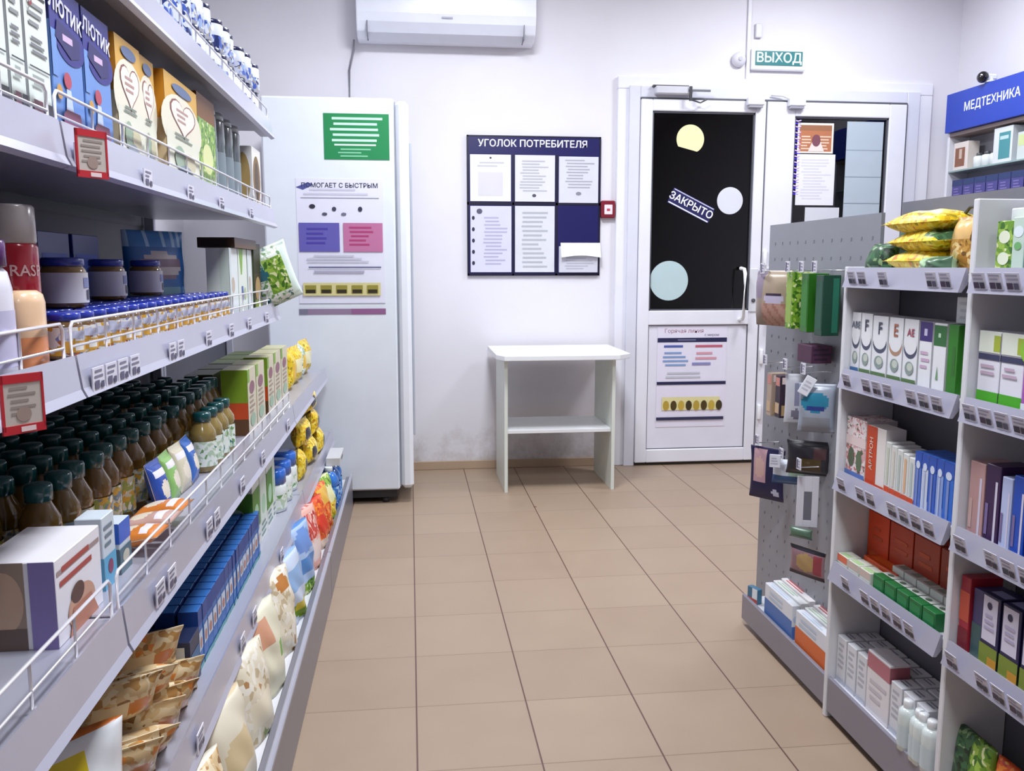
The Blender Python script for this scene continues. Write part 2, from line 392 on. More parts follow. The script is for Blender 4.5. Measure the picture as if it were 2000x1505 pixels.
# duct, siren, exit sign
b = MB(); b.box(1.973, 1.995, WY-.014, WY, 2.286, 3.0, C('#dedde6', .4), .002); o = b.build('cable_duct'); tag(o, 'thin white cable duct running down the wall to the door', 'cable duct')
t = thing('alarm_siren', 'small round white alarm siren on the wall beside the cable duct', 'siren', (1.925, WY, 2.395))
b = MB(); b.lathe([(.042, 0), (.042, .02), (.034, .034), (.012, .045)], C('#dcdbe4', .4), 20, Matrix.Rotation(PI/2, 4, 'X')); b.build('housing', t)
b = MB(); b.lathe([(.012, .0451), (.012, .049)], '#b9b9c2', 12, Matrix.Rotation(PI/2, 4, 'X')); b.build('sounder', t)
t = thing('exit_sign', 'green lit exit sign with white Cyrillic letters above the door', 'exit sign', (2.162, WY, 2.40))
b = MB(); b.box(-.165, .165, -.03, 0, -.062, .058, C('#ecedf1', .35), .006); b.build('housing', t)
b = MB(); b.box(-.143, .143, -.034, -.0301, -.036, .044, C('#2f7a7c', .3, emit=.03)); art(b, (-.143, -.034, -.036), (1, 0, 0), (0, 0, 1), (0, -1, 0), .286, .08, [('t', 'ВЫХОД', .5, .5, .074, C('#e2f4f2', .4, emit=.1), .03)]); b.build('lit_panel', t)
b = MB(); b.box(2.02, 2.06, WY-.02, WY, 2.52, 2.60, C('#d3d2dc', .4), .004); tag(b.build('junction_box'), 'small grey white junction box on wall above the exit sign', 'junction box')

# stickers and papers on the glass
GY = WY-.0345
def disc(x, z, r, col, lab, cut=False):
    pts = [(r*math.cos(a*PI/18), r*math.sin(a*PI/18)) for a in range(36)]
    if cut: pts = [p if p[1] > -.72*r-.25*p[0] else (p[0], -.72*r-.25*p[0]) for p in pts]
    b = MB(); b.prism(pts, 0, .0012, C(col, .5)); o = b.build('round_sticker'); put(o, (x, GY, z), rx=PI/2); tag(o, lab, 'sticker', 'round stickers on the door glass')
disc(1.640, 1.937, .083, '#efe7b0', 'pale yellow round sticker with a cut edge near the top of the door glass', True)
disc(1.892, 1.587, .079, '#d9dbe4', 'pale grey round sticker on the door glass beside the closed sign')
disc(1.532, 1.117, .117, '#b9cfd2', 'large pale blue green round sticker low on the door glass')
b = MB(); b.box(-.14, .14, -.001, 0, -.048, .048, '#1b1a52')
art(b, (-.14, -.001, -.048), (1, 0, 0), (0, 0, 1), (0, -1, 0), .28, .096, [('r', .02, .90, .98, .96, '#c9c9e8'), ('r', .02, .04, .98, .12, '#e3e3f4'), ('t', 'ЗАКРЫТО', .5, .5, .06, '#f1f1fa', .03)])
o = b.build('closed_sign'); put(o, (1.655, GY-.001, 1.557)); o.rotation_euler = (0, math.radians(26), 0); tag(o, 'navy sign reading closed in Cyrillic, stuck aslant on the door glass', 'sign')
b = MB(); b.box(2.294, 2.517, -.0015, 0, 1.868, 2.042, '#f1e6dc')
art(b, (2.294, -.0015, 1.868), (1, 0, 0), (0, 0, 1), (0, -1, 0), .223, .174, [('r', .05, .06, .95, .93, '#b8744f'), ('r', .05, .75, .95, .93, '#9c6a4a'), ('l', .08, .1, .4, .6, 5, '#e8c9b0'), ('l', .62, .1, .94, .6, 5, '#e8c9b0'), ('p', [(.3, .06), (.45, .5), (.6, .5), (.75, .06)], '#e9d9d2'), ('e', .52, .42, .12, .2, '#7c4a55')])
o = b.build('picture_notice'); put(o, (0, GY, 0)); tag(o, 'small orange brown picture notice behind glass of the second door leaf', 'notice')
b = MB(); b.box(2.296, 2.535, -.0015, 0, 1.565, 1.862, '#eae9f2'); art(b, (2.296, -.0015, 1.565), (1, 0, 0), (0, 0, 1), (0, -1, 0), .24, .297, [('l', .1, .1, .9, .92, 14, '#d9d6e2')]); o = b.build('paper_sheet'); put(o, (0, GY, 0)); tag(o, 'blank looking white paper sheet hanging under the orange picture notice', 'paper')
b = MB(); b.box(2.36, 2.575, -.0015, 0, 1.30, 1.552, '#d5d6de'); o = b.build('paper_sheet'); put(o, (0, GY, 0)); tag(o, 'grey white paper sheet on the glass half hidden behind the peg panel', 'paper')
b = MB(); b.box(2.60, 2.83, -.002, 0, 1.38, 2.055, C('#b6c2cc', .3))
art(b, (2.60, -.002, 1.38), (1, 0, 0), (0, 0, 1), (0, -1, 0), .23, .675, [('r', 0, .752, 1, .758, '#8f9aa5'), ('r', 0, .52, 1, .527, '#8f9aa5'), ('r', 0, .29, 1, .297, '#8f9aa5')])
o = b.build('frosted_film'); put(o, (0, GY, 0)); tag(o, 'pale blue grey panel with cross lines behind the second leaf glass', 'film')
t = thing('light_string', 'violet blue string of tiny lights at the edge of the second leaf glass', 'string lights', (2.292, WY-.040, 2.06))
b = MB()
for i in range(13):
    zz = -.004-i*.034
    b.tube([(-.02, .004, zz), (.0, .0, zz-.006), (.02, .004, zz)], .0035, C('#b9a4ff', .4, emit=1.0), 5)
    b.tube([(-.02, .006, zz-.017), (.02, .006, zz-.02)], .003, C('#3a20d0', .4, emit=1.6), 5)
b.build('bulbs', t)
b = MB(); b.tube([(-.022, .006, 0), (-.022, .006, -.45)], .002, '#20204a'); b.tube([(.022, .006, 0), (.02, .006, -.45)], .002, '#20204a'); b.build('wire', t)
# poster on the lower door panel
b = MB(); b.box(0, .43, -.0015, 0, 0, .61, '#e6e2f2')
art(b, (0, -.0015, 0), (1, 0, 0), (0, 0, 1), (0, -1, 0), .43, .61, [
    ('t', 'Горячая линия', .38, .955, .034, '#a06a80', .0), ('t', 'с миром', .78, .915, .022, '#5a4a70', .0), ('r', 0, .845, 1, .888, '#22244e'), ('l', .25, .852, .75, .882, 1, '#6b6c90'),
    ('l', .08, .78, .47, .83, 1, '#4a5ea8'), ('l', .52, .78, .97, .83, 1, '#c05a70'), ('l', .08, .60, .45, .76, 4, '#7f9fce'), ('l', .52, .66, .97, .76, 2, '#d79aa8'), ('l', .5, .6, .95, .66, 1, '#8a8bbd'),
    ('l', .05, .48, .9, .56, 2, '#c5c8d2'), ('r', 0, .425, 1, .455, '#23254c'), ('r', .08, .17, .92, .30, '#e2d9a0')]
    + [('e', .14+.11*i, .215, .045, .05, ['#b79a3c', '#4a3a14', '#c4a642', '#3c3214'][i % 4]) for i in range(8)] + [('r', .0, .07, .98, .1, '#2e3052')])
o = b.build('door_poster'); put(o, (1.467, WY-.046, .235)); tag(o, 'white information poster with navy bars on the lower door panel', 'poster')
# notice board
t = thing('notice_board', 'navy consumer notice board with white headline and paper pockets on white wall', 'notice board', (.334, WY-.004, 1.148))
BW, BH = .78, .795
NV = C('#1c1957', .35); NB = C('#120f2c', .4)
b = MB(); b.box(0, BW, -.012, 0, 0, BH, NV, .001); b.box(0, BW, -.0135, -.0121, .405, .42, NB); b.box(.262, .272, -.0135, -.0121, 0, .69, NB); b.box(.515, .528, -.0135, -.0121, 0, .69, NB)
for q in ((0, BW, 0, .012), (0, BW, BH-.008, BH), (0, .01, 0, BH), (BW-.01, BW, 0, BH)): b.box(q[0], q[1], -.0135, -.0121, q[2], q[3], NB)
b.build('board', t)
b = MB(); art(b, (0, -.0125, .70), (1, 0, 0), (0, 0, 1), (0, -1, 0), BW, .095, [('t', 'УГОЛОК ПОТРЕБИТЕЛЯ', .49, .52, .054, '#e9e8f4', .03)]); b.build('headline', t)
def sheet(x, z, wdt, h, col, extra, lab):
    b = MB(); b.box(x, x+wdt, -.0165, -.0142, z, z+h, col)
    art(b, (x, -.0165, z), (1, 0, 0), (0, 0, 1), (0, -1, 0), wdt, h, extra); o = b.build('paper_sheet'); o.location = (.334, WY-.004, 1.148)
    tag(o, lab, 'paper', 'papers on the notice board')
sheet(.018, .425, .235, .262, '#e6e6ee', [('l', .15, .72, .85, .86, 2, '#c3c3c9'), ('r', .2, .12, .8, .62, '#d9d6dc'), ('e', .5, .93, .025, .02, '#3a3a44')], 'white paper with a dark dot on top, upper pocket under the word start')
sheet(.277, .425, .232, .262, '#dedee6', [('l', .1, .2, .9, .9, 11, '#b7b7c0'), ('e', .48, .13, .05, .035, '#4c4c58')], 'text filled paper with dark seal, middle pocket of the upper row')
sheet(.533, .42, .232, .262, '#d6d7e0', [('l', .15, .3, .9, .95, 10, '#a9aab4'), ('e', .5, .2, .07, .04, '#8b8b98')], 'framed certificate paper in the upper pocket nearest the red call point')
sheet(.018, .02, .238, .378, '#d5d4e6', [('l', .3, .1, .9, .85, 14, '#b3b0cc'), ('e', .22, .92, .07, .04, '#55556a')]+[('e', .07, .82-.17*i, .035, .03, '#2c2c44') for i in range(5)], 'lilac paper with five dark marks down its margin, lower pocket')
sheet(.277, .02, .232, .38, '#d9dae0', [('l', .12, .05, .9, .93, 13, '#b2b5bd')], 'plain typed paper in the middle pocket of the lower row')
t2 = thing('booklet', 'open white booklet standing out of the last lower pocket of the board', 'booklet', (.334, WY-.004, 1.148))
b = MB(); b.box(.535, .765, -.03, -.014, .018, .17, C('#cfcfda', .4), .002); art(b, (.535, -.03, .018), (1, 0, 0), (0, 0, 1), (0, -1, 0), .23, .15, [('l', .1, .1, .9, .6, 5, '#b3b3bf')]); b.build('cover', t2)
b = MB(); n = 12
vs = []; 
for i in range(n+1):
    x = .545+.235*i/n; sag = .012*math.sin(PI*i/n)
    vs += [(x, -.02, .19), (x, -.055, .105+sag)]
b.add(vs, [(2*i, 2*i+1, 2*i+3, 2*i+2) for i in range(n)], C('#f1f1f8', .5)); o = b.build('open_page', t2); md = o.modifiers.new('thick', 'SOLIDIFY'); md.thickness = .003
# fire alarm call point
t = thing('fire_call_point', 'small red fire alarm call point with white button on wall', 'alarm call point', (1.158, WY, 1.532))
b = MB(); b.box(-.042, .042, -.035, 0, -.05, .05, C('#7c1a2c', .35), .006); b.build('housing', t)
b = MB(); b.box(-.024, .024, -.039, -.0351, -.03, .026, C('#e9dfe4', .4), .002); art(b, (-.024, -.039, -.03), (1, 0, 0), (0, 0, 1), (0, -1, 0), .048, .056, [('r', .3, .35, .7, .6, '#c04050')]); b.build('button', t)
# air conditioner
t = thing('air_conditioner', 'white split air conditioner high on the back wall above the fridge', 'air conditioner', (.222, WY, 2.425))
AW = .485; A1 = C('#eceef8', .25); A2 = C('#d8dae6', .3)
prof = [(0, 0), (-.10, .0), (-.165, .03), (-.19, .075), (-.20, .12), (-.20, .29), (-.16, .325), (0, .325)]
X = Matrix(((0, 0, 1, 0), (1, 0, 0, 0), (0, 1, 0, 0), (0, 0, 0, 1)))
b = MB(); b.prism(prof, -AW, AW, A1, X); b.build('casing', t, .008)
b = MB(); b.prism([(-.1, -.003), (-.168, .027), (-.193, .072), (-.197, .072), (-.172, .022), (-.1, -.008)], -AW+.06, AW-.07, A2, X); b.build('louvre_flap', t)
b = MB(); b.prism([(-.1, -.001), (-.166, .0285), (-.168, .024), (-.1, -.006)], -AW+.055, AW-.065, '#34343e', X); b.box(-AW+.055, -AW+.06, -.196, -.1, .0, .076, '#70707c'); b.box(AW-.07, AW-.065, -.196, -.1, .0, .076, '#70707c'); b.build('outlet_slot', t)
b = MB(); art(b, (-.03, -.2005, .085), (1, 0, 0), (0, 0, 1), (0, -1, 0), .06, .03, [('r', .0, .35, 1, .65, '#9a9cae')]); b.build('badge', t)
b = MB(); b.tube([(-.285, WY-.03, 2.44), (-.29, WY-.02, 2.38), (-.315, WY-.012, 2.28), (-.318, WY-.012, 2.0)], .006, C('#8d8c96', .5), 8); tag(b.build('drain_pipe'), 'thin grey pipe hanging from the air conditioner down behind the fridge', 'pipe')
# fridge
t = thing('refrigerator', 'tall white refrigerator side on, covered with posters, beside the left shelving', 'refrigerator', (-.38, 4.36, 0))
FW = C('#dde3ec', .28); FW2 = C('#e6eaf2', .25)
b = MB(); b.box(-.31, .315, 0, .6, .075, 2.0, FW, .008); b.build('cabinet', t)
b = MB(); b.box(.322, .385, 0, .6, .08, 1.99, FW2, .018); b.box(.316, .321, .01, .59, .09, 1.985, '#8d94a2'); o = b.build('door', t)
h = MB(); h.box(.386, .398, .03, .05, .35, 1.80, C('#b9c0cc', .3, .2), .004); h.build('handle', o)
b = MB(); b.box(-.29, .30, .03, .58, .03, .075, '#24242a'); b.lathe([(.02, 0), (.02, .03)], '#2b2b30', 12, Matrix.Translation((.24, .06, 0))); b.lathe([(.02, 0), (.02, .03)], '#2b2b30', 12, Matrix.Translation((-.24, .06, 0))); b.lathe([(.02, 0), (.02, .03)], '#2b2b30', 12, Matrix.Translation((.24, .54, 0))); b.build('plinth', t)
b = MB(); b.box(0, .31, -.002, 0, 0, .215, '#128048')
art(b, (0, -.002, 0), (1, 0, 0), (0, 0, 1), (0, -1, 0), .31, .215, [('l', .08, .36, .92, .95, 5, '#bfe6cf'), ('l', .08, .28, .92, .36, 1, '#d8f0e0'), ('l', .2, .04, .8, .26, 3, '#7cc29a')])
o = b.build('green_notice'); put(o, (-.398, 4.36, 1.71)); tag(o, 'green notice with white text lines on the upper side of the fridge', 'notice')
b = MB(); b.box(0, .415, -.0015, 0, 0, .60, '#dcdcec')
it = [('t', 'ПОМОГАЕТ С БЫСТРЫМ', .5, .945, .03, '#2c2c48', .02), ('p', [(0, .93), (.14, .97), (.2, .95), (.08, .91)], '#4a5090'), ('l', .08, .86, .95, .93, 2, '#c6c4d6'), ('r', .05, .845, .95, .85, '#8a8a9c'),
      ('e', .18, .78, .035, .018, '#26263a'), ('e', .43, .76, .025, .018, '#3a3a50'), ('e', .73, .76, .025, .02, '#303048'), ('e', .32, .72, .03, .012, '#4a4a60'), ('e', .54, .72, .03, .012, '#6a6a80'),
      ('r', .02, .42, .485, .65, '#5f58a8'), ('r', .53, .42, .985, .65, '#b86f98'), ('l', .1, .47, .42, .62, 4, '#453a9a'), ('l', .58, .46, .93, .63, 5, '#a83a6e'),
      ('l', .1, .33, .95, .40, 3, '#c2c2d0'), ('r', .12, .29, .96, .3, '#52547a'), ('l', .15, .24, .9, .28, 1, '#a9a9bf'), ('r', .05, .065, .95, .17, '#cfc78e')]
for i in range(5): it += [('r', .07+.18*i, .085, .20+.18*i, .15, '#8f8636'), ('r', .08+.18*i, .085, .19+.18*i, .115, '#2c2410')]
it += [('r', 0, -.0, 1, .005, '#9a98ac')]
art(b, (0, -.0015, 0), (1, 0, 0), (0, 0, 1), (0, -1, 0), .415, .60, it)
o = b.build('fridge_poster'); put(o, (-.537, 4.36, 1.02)); tag(o, 'large white poster with violet and pink blocks on fridge side', 'poster')
b = MB(); b.box(0, .42, -.0015, 0, 0, .028, '#8d7894'); art(b, (0, -.0015, 0), (1, 0, 0), (0, 0, 1), (0, -1, 0), .42, .028, [('r', .6, 0, 1, 1, '#8a5a86'), ('r', 0, 0, .1, 1, '#77758c')]); o = b.build('magnet_strip'); put(o, (-.54, 4.36, .967)); tag(o, 'mauve strip under the white poster on the fridge', 'strip')
# table
t = thing('side_table', 'narrow white laminate table with one lower shelf against the back wall', 'table', (.79, 4.56, 0))
TW = C('#e8eaec', .35); TE = C('#dde2da', .4)
b = MB(); b.prism([(-.345, -.03), (-.31, -.11), (.30, -.11), (.375, -.03), (.375, .5), (-.345, .5)], .715, .742, C('#eceef2', .3)); b.build('tabletop', t, .003)
for x in (-.295, .285): b = MB(); b.box(x-.009, x+.009, -.045, .40, 0, .714, TE, .001); b.build('leg', t)
b = MB(); b.box(-.285, .275, -.03, .38, .318, .336, TW, .001); b.build('lower_shelf', t)
# ceiling lamps above the frame
for i, (lx, ly, pw, wh) in enumerate(LAMPS):
    t = thing('ceiling_light', 'square white ceiling light panel '+wh, 'ceiling light', (lx, ly, 3.0), group='ceiling light panels')
    b = MB(); b.box(-.3, .3, -.3, .3, -.04, 0, C('#e8e8ea', .4), .004); b.build('housing', t)
    b = MB(); b.box(-.27, .27, -.27, .27, -.046, -.0401, C('#f4f4ff', .5, emit=1.5)); b.build('diffuser', t)
# ============================================================ SHELVING
SM = C('#b2b2c0', .32, .3); SM2 = C('#bfbfd0', .28, .3); BKP = C('#484852', .5, .2); WIRE = C('#eceaf2', .25, .3)
def left_bay(lab, y0, y1, top, shelves, wire_start=.0):
    t = thing('shelving_unit', lab, 'shelving', (0, y0, 0), group='shelving units along the left side'); Lh = y1-y0
    b = MB(); b.box(-.895, -.88, .002, Lh-.002, .02, top, BKP)
    z = .25
    while z < top-.05:                                   # pressed grooves of the back sheet
        b.box(-.8795, -.8785, .004, Lh-.004, z, z+.006, C('#3a3a44', .5)); z += .12
    b.build('back_panel', t)
    for yy in (.015, Lh-.015):
        b = MB(); b.box(-.875, -.845, yy-.013, yy+.013, 0, top, SM, .002); b.build('upright', t)
    b = MB(); b.box(-.84, -.331, .002, Lh-.002, .10, .15, C('#dcdce2', .3), .002); b.box(-.33, -.30, .002, Lh-.002, 0, .165, C('#85848f', .35, .3), .003); b.box(-.312, -.298, .002, Lh-.002, .165, .18, C('#a5a5b2', .3), .003); b.build('base', t)
    for (zt, xf, wire, lip) in shelves:
        b = MB(); b.box(-.845, xf-.004, .003, Lh-.003, zt-.022, zt, SM, .002); b.box(xf-.03, xf-.004, .003, Lh-.003, zt-.04, zt-.02, SM); s = b.build('shelf', t)
        b = MB(); b.prism([(xf, zt+.012), (xf+.004, zt+.014), (xf+.010, zt-lip+.012), (xf+.016, zt-lip), (xf+.004, zt-lip-.004), (xf, zt-lip+.01)], .002, Lh-.002, SM2, Matrix(((1, 0, 0, 0), (0, 0, 1, 0), (0, 1, 0, 0), (0, 0, 0, 1)))); b.build('price_rail', s)
        if wire:
            b = MB(); a, c = .012, Lh-.012; h = wire
            b.tube([(xf-.006, a, zt), (xf-.006, a, zt+h-.008), (xf-.006, a+.008, zt+h), (xf-.006, c-.008, zt+h), (xf-.006, c, zt+h-.008), (xf-.006, c, zt)], .0026, WIRE)
            b.tube([(xf-.006, a, zt+h*.42), (xf-.006, c, zt+h*.42)], .002, WIRE)
            k = max(2, round(Lh/.145))
            for i in range(1, k): b.tube([(xf-.006, a+(c-a)*i/k, zt), (xf-.006, a+(c-a)*i/k, zt+h)], .0019, WIRE)
            b.build('wire_guard', s)
    return t
JY = 1.245
SH = [(1.672, -.46, .05, .045), (1.378, -.46, .055, .045), (1.066, -.46, .058, .045)]
LO = [(.705, -.42, .06, .055), (.395, -.395, 0, .055)]
left_bay('grey metal shelving unit closest to the camera with wire fronts', .30, JY, 1.95, SH+LO)
U_MAIN = left_bay('long grey metal shelving unit with five shelves of baby food', JY+.004, 3.09, 1.95, SH+LO)
left_bay('low grey metal shelving unit between the tall shelving and fridge', 3.094, 4.30, .93, [(.705, -.42, 0, .055), (.395, -.395, 0, .055)])
def rail_labels(unit, y_off, z, xf, ys, h=.034, wd=.048):
    sh = [s for s in unit.children if s.name.startswith('shelf') and abs(s.data.vertices[0].co.z-z) < .06]
    p = sh[0] if sh else unit
    for i, y in enumerate(ys):
        b = MB(); b.box(xf+.0125, xf+.0145, y-y_off-wd/2, y-y_off+wd/2, z-.042, z-.042+h, '#dddbe8')
        art(b, (xf+.0146, y-y_off-wd/2, z-.042), (0, 1, 0), (0, 0, 1), (1, 0, 0), wd, h, [('l', .08, .5, .9, .95, 2, '#77758c'), ('r', .12, .1, .5, .45, '#5a5674'), ('r', .6, .1, .88, .38, '#4c4a66')])
        b.build('price_label', p)
rail_labels(U_MAIN, JY+.004, 1.066, -.46, [1.30, 1.355, 1.41, 1.47, 1.7, 1.76, 2.0, 2.25, 2.5, 2.8], .034)
rail_labels(U_MAIN, JY+.004, 1.378, -.46, [1.29, 1.6, 1.9, 2.2, 2.6], .03)
rail_labels(U_MAIN, JY+.004, .705, -.42, [1.4, 1.47, 1.75, 1.82, 2.1, 2.4, 2.9], .036)
rail_labels(U_MAIN, JY+.004, .395, -.395, [1.5, 1.9, 2.05, 2.5], .036)
# red framed promotion cards hanging from two rails
def promo(loc, lab, ang):
    t = thing('promotion_card', lab, 'price card', loc, group='red framed promotion cards'); t.rotation_euler = (0, 0, L90-.6); t.scale = (ang, 1, ang)
    b = MB()
    for q in ((-.036, .036, .0, -.014), (-.036, .036, -.082, -.096), (-.036, -.032, 0, -.09), (.032, .036, 0, -.09)): b.box(q[0], q[1], -.003, 0, q[2], q[3], C('#c22a34', .35))
    b.build('frame', t)
    b = MB(); b.box(-.032, .032, -.002, -.0005, -.082, -.014, '#c9bfb6'); art(b, (-.032, -.002, -.082), (1, 0, 0), (0, 0, 1), (0, -1, 0), .064, .068, [('l', .1, .2, .9, .95, 5, '#9c9088'), ('e', .5, .25, .2, .18, '#a58f86')]); b.build('card', t)
    b = MB(); art(b, (-.036, -.003, -.096), (1, 0, 0), (0, 0, 1), (0, -1, 0), .072, .014, [('r', .4, .2, .75, .8, '#f0d8d8')]); b.build('print', t)
promo((-.425, 1.0, 1.084), 'red framed price card hanging from the rail below the raspberry can', .68)
promo((-.425, 1.265, 1.382), 'red framed price card hanging from the rail below the blue cereal cartons', .66)

# ---- right hand shelving
WS = C('#d3d3da', .35, .1); WB = C('#75757e', .45, .1); XB, XF = 1.235, 1.09
TR = [1.185, .932, .668, .425]
def right_bay(lab, y0, y1, top, shelves=TR, near_panel=True):
    t = thing('shelving_unit', lab, 'shelving', (0, y0, 0), group='shelving units along the right side'); Lh = y1-y0
    b = MB(); b.box(XB, XB+.012, .002, Lh-.002, .02, 1.36, WB); b.build('back_panel', t)
    b = MB(); b.box(XF, XB-.001, Lh-.018, Lh-.002, 0.0, top, C('#dcdce0', .35), .002); b.build('side_panel', t)
    b = MB(); b.box(XF+.012, XB-.001, .002, Lh-.02, .085, .11, WS, .001); b.box(XF+.002, XF+.012, .002, Lh-.02, 0.02, .118, C('#8d8b98', .35, .3), .003); b.build('base', t)
    for zt in shelves:
        b = MB(); b.box(XF+.006, XB-.001, .003, Lh-.02, zt-.016, zt, WS, .001); s = b.build('shelf', t)
        b = MB(); b.prism([(XF+.006, zt+.012), (XF+.001, zt+.013), (XF-.010, zt-.024), (XF-.014, zt-.036), (XF-.006, zt-.036), (XF+.006, zt-.02)], .003, Lh-.02, C('#a8a6b6', .3, .2), Matrix(((1, 0, 0, 0), (0, 0, 1, 0), (0, 1, 0, 0), (0, 0, 0, 1)))); b.build('price_rail', s)
        n = int((Lh-.04)/.047)
        for i in range(n):
            if RNG.random() < .22: continue
            yy = .02+i*.047
            Xm = Matrix.Translation((XF-.0135, yy+.04, zt-.027)) @ Matrix.Rotation(-.288, 4, 'Y')
            b = MB(); b.box(0, .0012, -.038, 0, 0, .032, '#d2d0de', X=Xm)
            g = MB(); art(b, Xm @ Vector((0, 0, 0)), (0, -1, 0), (Xm.to_3x3() @ Vector((0, 0, 1))), (Xm.to_3x3() @ Vector((-1, 0, 0))), .038, .032,
                          [('l', .05, .5, .95, .95, 2, '#9694ac'), ('r', .08, .05, .5, .42, RNG.choice(['#2a2842', '#3c2c4c', '#2c3a52'])), ('r', .58, .05, .92, .42, RNG.choice(['#2a2842', '#50506a']))], eps=.0008)
            b.build('price_label', s)
    return t
right_bay('white shelving unit cut by the picture edge with green banded cartons', .85, 1.61, 1.33)
right_bay('white shelving unit with yellow bags on its top shelf', 1.614, 2.105, 1.20)
PY0, PY1 = 2.109, 2.80
t = thing('peg_panel_unit', 'grey peg panel end of the white shelving with hanging packs', 'display rack', (0, PY0, 0)); PEG = t
b = MB(); b.box(XB-.05, XB-.04, .002, PY1-PY0, .05, 1.335, C('#8e8f97', .45, .2))
for i in range(12):
    for j in range(24): b.box(XB-.0515, XB-.0502, .04+i*.055-.003, .04+i*.055+.003, .12+j*.05, .128+j*.05, '#82838b')
b.build('peg_panel', t)
b = MB(); b.box(XB-.04, XB+.01, PY1-PY0-.04, PY1-PY0, 0, 1.335, C('#b7b7bf', .4, .2), .002); b.build('post', t)
b = MB(); b.box(XF+.02, XB-.05, .002, .60, .07, .095, WS, .001); b.box(XF+.008, XF+.02, .002, .60, .02, .108, C('#8d8b98', .35, .3), .003); b.build('base_tray', t)
def hook(y, z, lab, ln=.10):
    t = thing('display_hook', 'metal display hook with price tag, '+lab, 'hook', (XB-.05, y, z), 0, 'display hooks on the peg panel')
    b = MB(); b.tube([(-.001, 0, 0), (-ln, 0, 0), (-ln-.004, 0, .006)], .002, C('#c9c9d0', .25, .8)); b.build('wire', t)
    b = MB(); b.box(-ln-.007, -ln-.004, -.013, .013, -.006, .026, '#dcdae4'); art(b, (-ln-.007, .013, -.006), (0, -1, 0), (0, 0, 1), (-1, 0, 0), .026, .032, [('r', .1, .1, .4, .9, '#4b4468'), ('l', .5, .1, .95, .9, 3, '#8a88a0')]); b.build('price_tag', t)
    return t

# ============================================================ PRODUCTS : generators
def carton(name, w_, d_, h_, col, front=(), left=(), right=(), top=(), rough=.38, ch=.0012):
    b = MB(); b.box(-w_/2, w_/2, -d_/2, d_/2, 0, h_, C(col, rough) if isinstance(col, str) else col, ch)
    a, e, c = w_/2, d_/2, 0
    if front: art(b, (-a, -e, 0), (1, 0, 0), (0, 0, 1), (0, -1, 0), w_, h_, front)
    if left: art(b, (-a, e, 0), (0, -1, 0), (0, 0, 1), (-1, 0, 0), d_, h_, left)
    if right: art(b, (a, -e, 0), (0, 1, 0), (0, 0, 1), (1, 0, 0), d_, h_, right)
    if top: art(b, (-a, -e, h_), (1, 0, 0), (0, 1, 0), (0, 0, 1), w_, d_, top)
    return b.build(name)
def put_l(o, lab, cat, xf, y, z, d_, group=None, rz=0.0):
    """left side: front plane at xf, centre at y"""
    put(o, (xf-d_/2, y, z), L90+rz); return tag(o, lab, cat, group)
def put_r(o, lab, cat, xf, y, z, d_, group=None, rz=0.0):
    put(o, (xf+d_/2, y, z), R90+rz); return tag(o, lab, cat, group)
def jar(r, h, glassc, lab_art, lidc='#1b2f8e', body2=None):
    """glass jar of puree: body, label, lid"""
    t = thing('puree_jar', 'x', 'jar')
    G = C(glassc, .12, coat=.6)
    b = MB(); b.lathe([(r*.8, 0), (r*.95, h*.03), (r, h*.1), (r, h*.68), (r*.93, h*.78), (r*.8, h*.84), (r*.8, h*.86)], G, 18); b.build('glass_body', t)
    b = MB(); b.lathe([(r*1.015, h*.10), (r*1.015, h*.70)], lab_art[0], 18, cap=False)
    for (a0, a1, z0, z1, col) in lab_art[1]:
        vs = []; k = 6
        for i in range(k+1):
            a = -PI/2+(a0+(a1-a0)*i/k); vs += [(r*1.03*math.cos(a), r*1.03*math.sin(a), h*z0), (r*1.03*math.cos(a), r*1.03*math.sin(a), h*z1)]
        b.add(vs, [(2*i, 2*i+2, 2*i+3, 2*i+1) for i in range(k)], C(col) if isinstance(col, str) else col)
    b.build('label', t)
    L_ = C(lidc, .22, coat=.5); b = MB(); b.lathe([(r*.86, h*.83), (r*.9, h*.84), (r*.9, h*.96), (r*.84, h*1.0), (r*.6, h*.985), (.001, h*.985)], L_, 18); b.build('lid', t)
    return t
def bottle(name, cat, r, h, bodyc, capc, labc, prof='juice', labart=(), sy=1.0, capr=.45, caph=.12):
    t = thing(name, 'x', cat)
    B_ = C(bodyc, .15, coat=.6) if isinstance(bodyc, str) else bodyc
    hs = h*(1-caph)
    if prof == 'juice': P = [(r*.85, 0), (r, hs*.04), (r, hs*.30), (r*.93, hs*.36), (r*.93, hs*.62), (r*1.0, hs*.68), (r*.96, hs*.78), (r*.6, hs*.93), (r*capr*.9, hs*.96), (r*capr*.9, hs)]
    elif prof == 'can': P = [(r*.9, 0), (r, hs*.015), (r, hs*.97), (r*.94, hs)]
    elif prof == 'shampoo': P = [(r*.9, 0), (r, hs*.03), (r*1.0, hs*.55), (r*.97, hs*.78), (r*.8, hs*.92), (r*.45, hs*.985), (r*.4, hs)]
    else: P = [(r*.9, 0), (r, hs*.03), (r, hs*.85), (r*.9, hs*.95), (r*.6, hs)]
    b = MB(); b.lathe(P, B_, 18, sy=sy); b.build('body', t)
    if labc:
        b = MB(); b.lathe([(r*1.012, hs*.12), (r*1.012, hs*.6)], labc if not isinstance(labc, str) else C(labc), 18, cap=False, sy=sy); b.build('label', t)
    if capc:
        c = r*capr; b = MB()
        if prof == 'can': b.lathe([(r*.93, hs), (r*.97, hs+.003), (r*.95, h*.985), (r*.86, h), (.001, h)], C(capc, .25, coat=.3), 18)
        else: b.lathe([(c, hs*.965), (c*1.08, hs*.97), (c*1.08, h-.004), (c*.95, h), (.001, h)], C(capc, .22, coat=.4), 16, sy=1)
        b.build('cap', t)
    return t
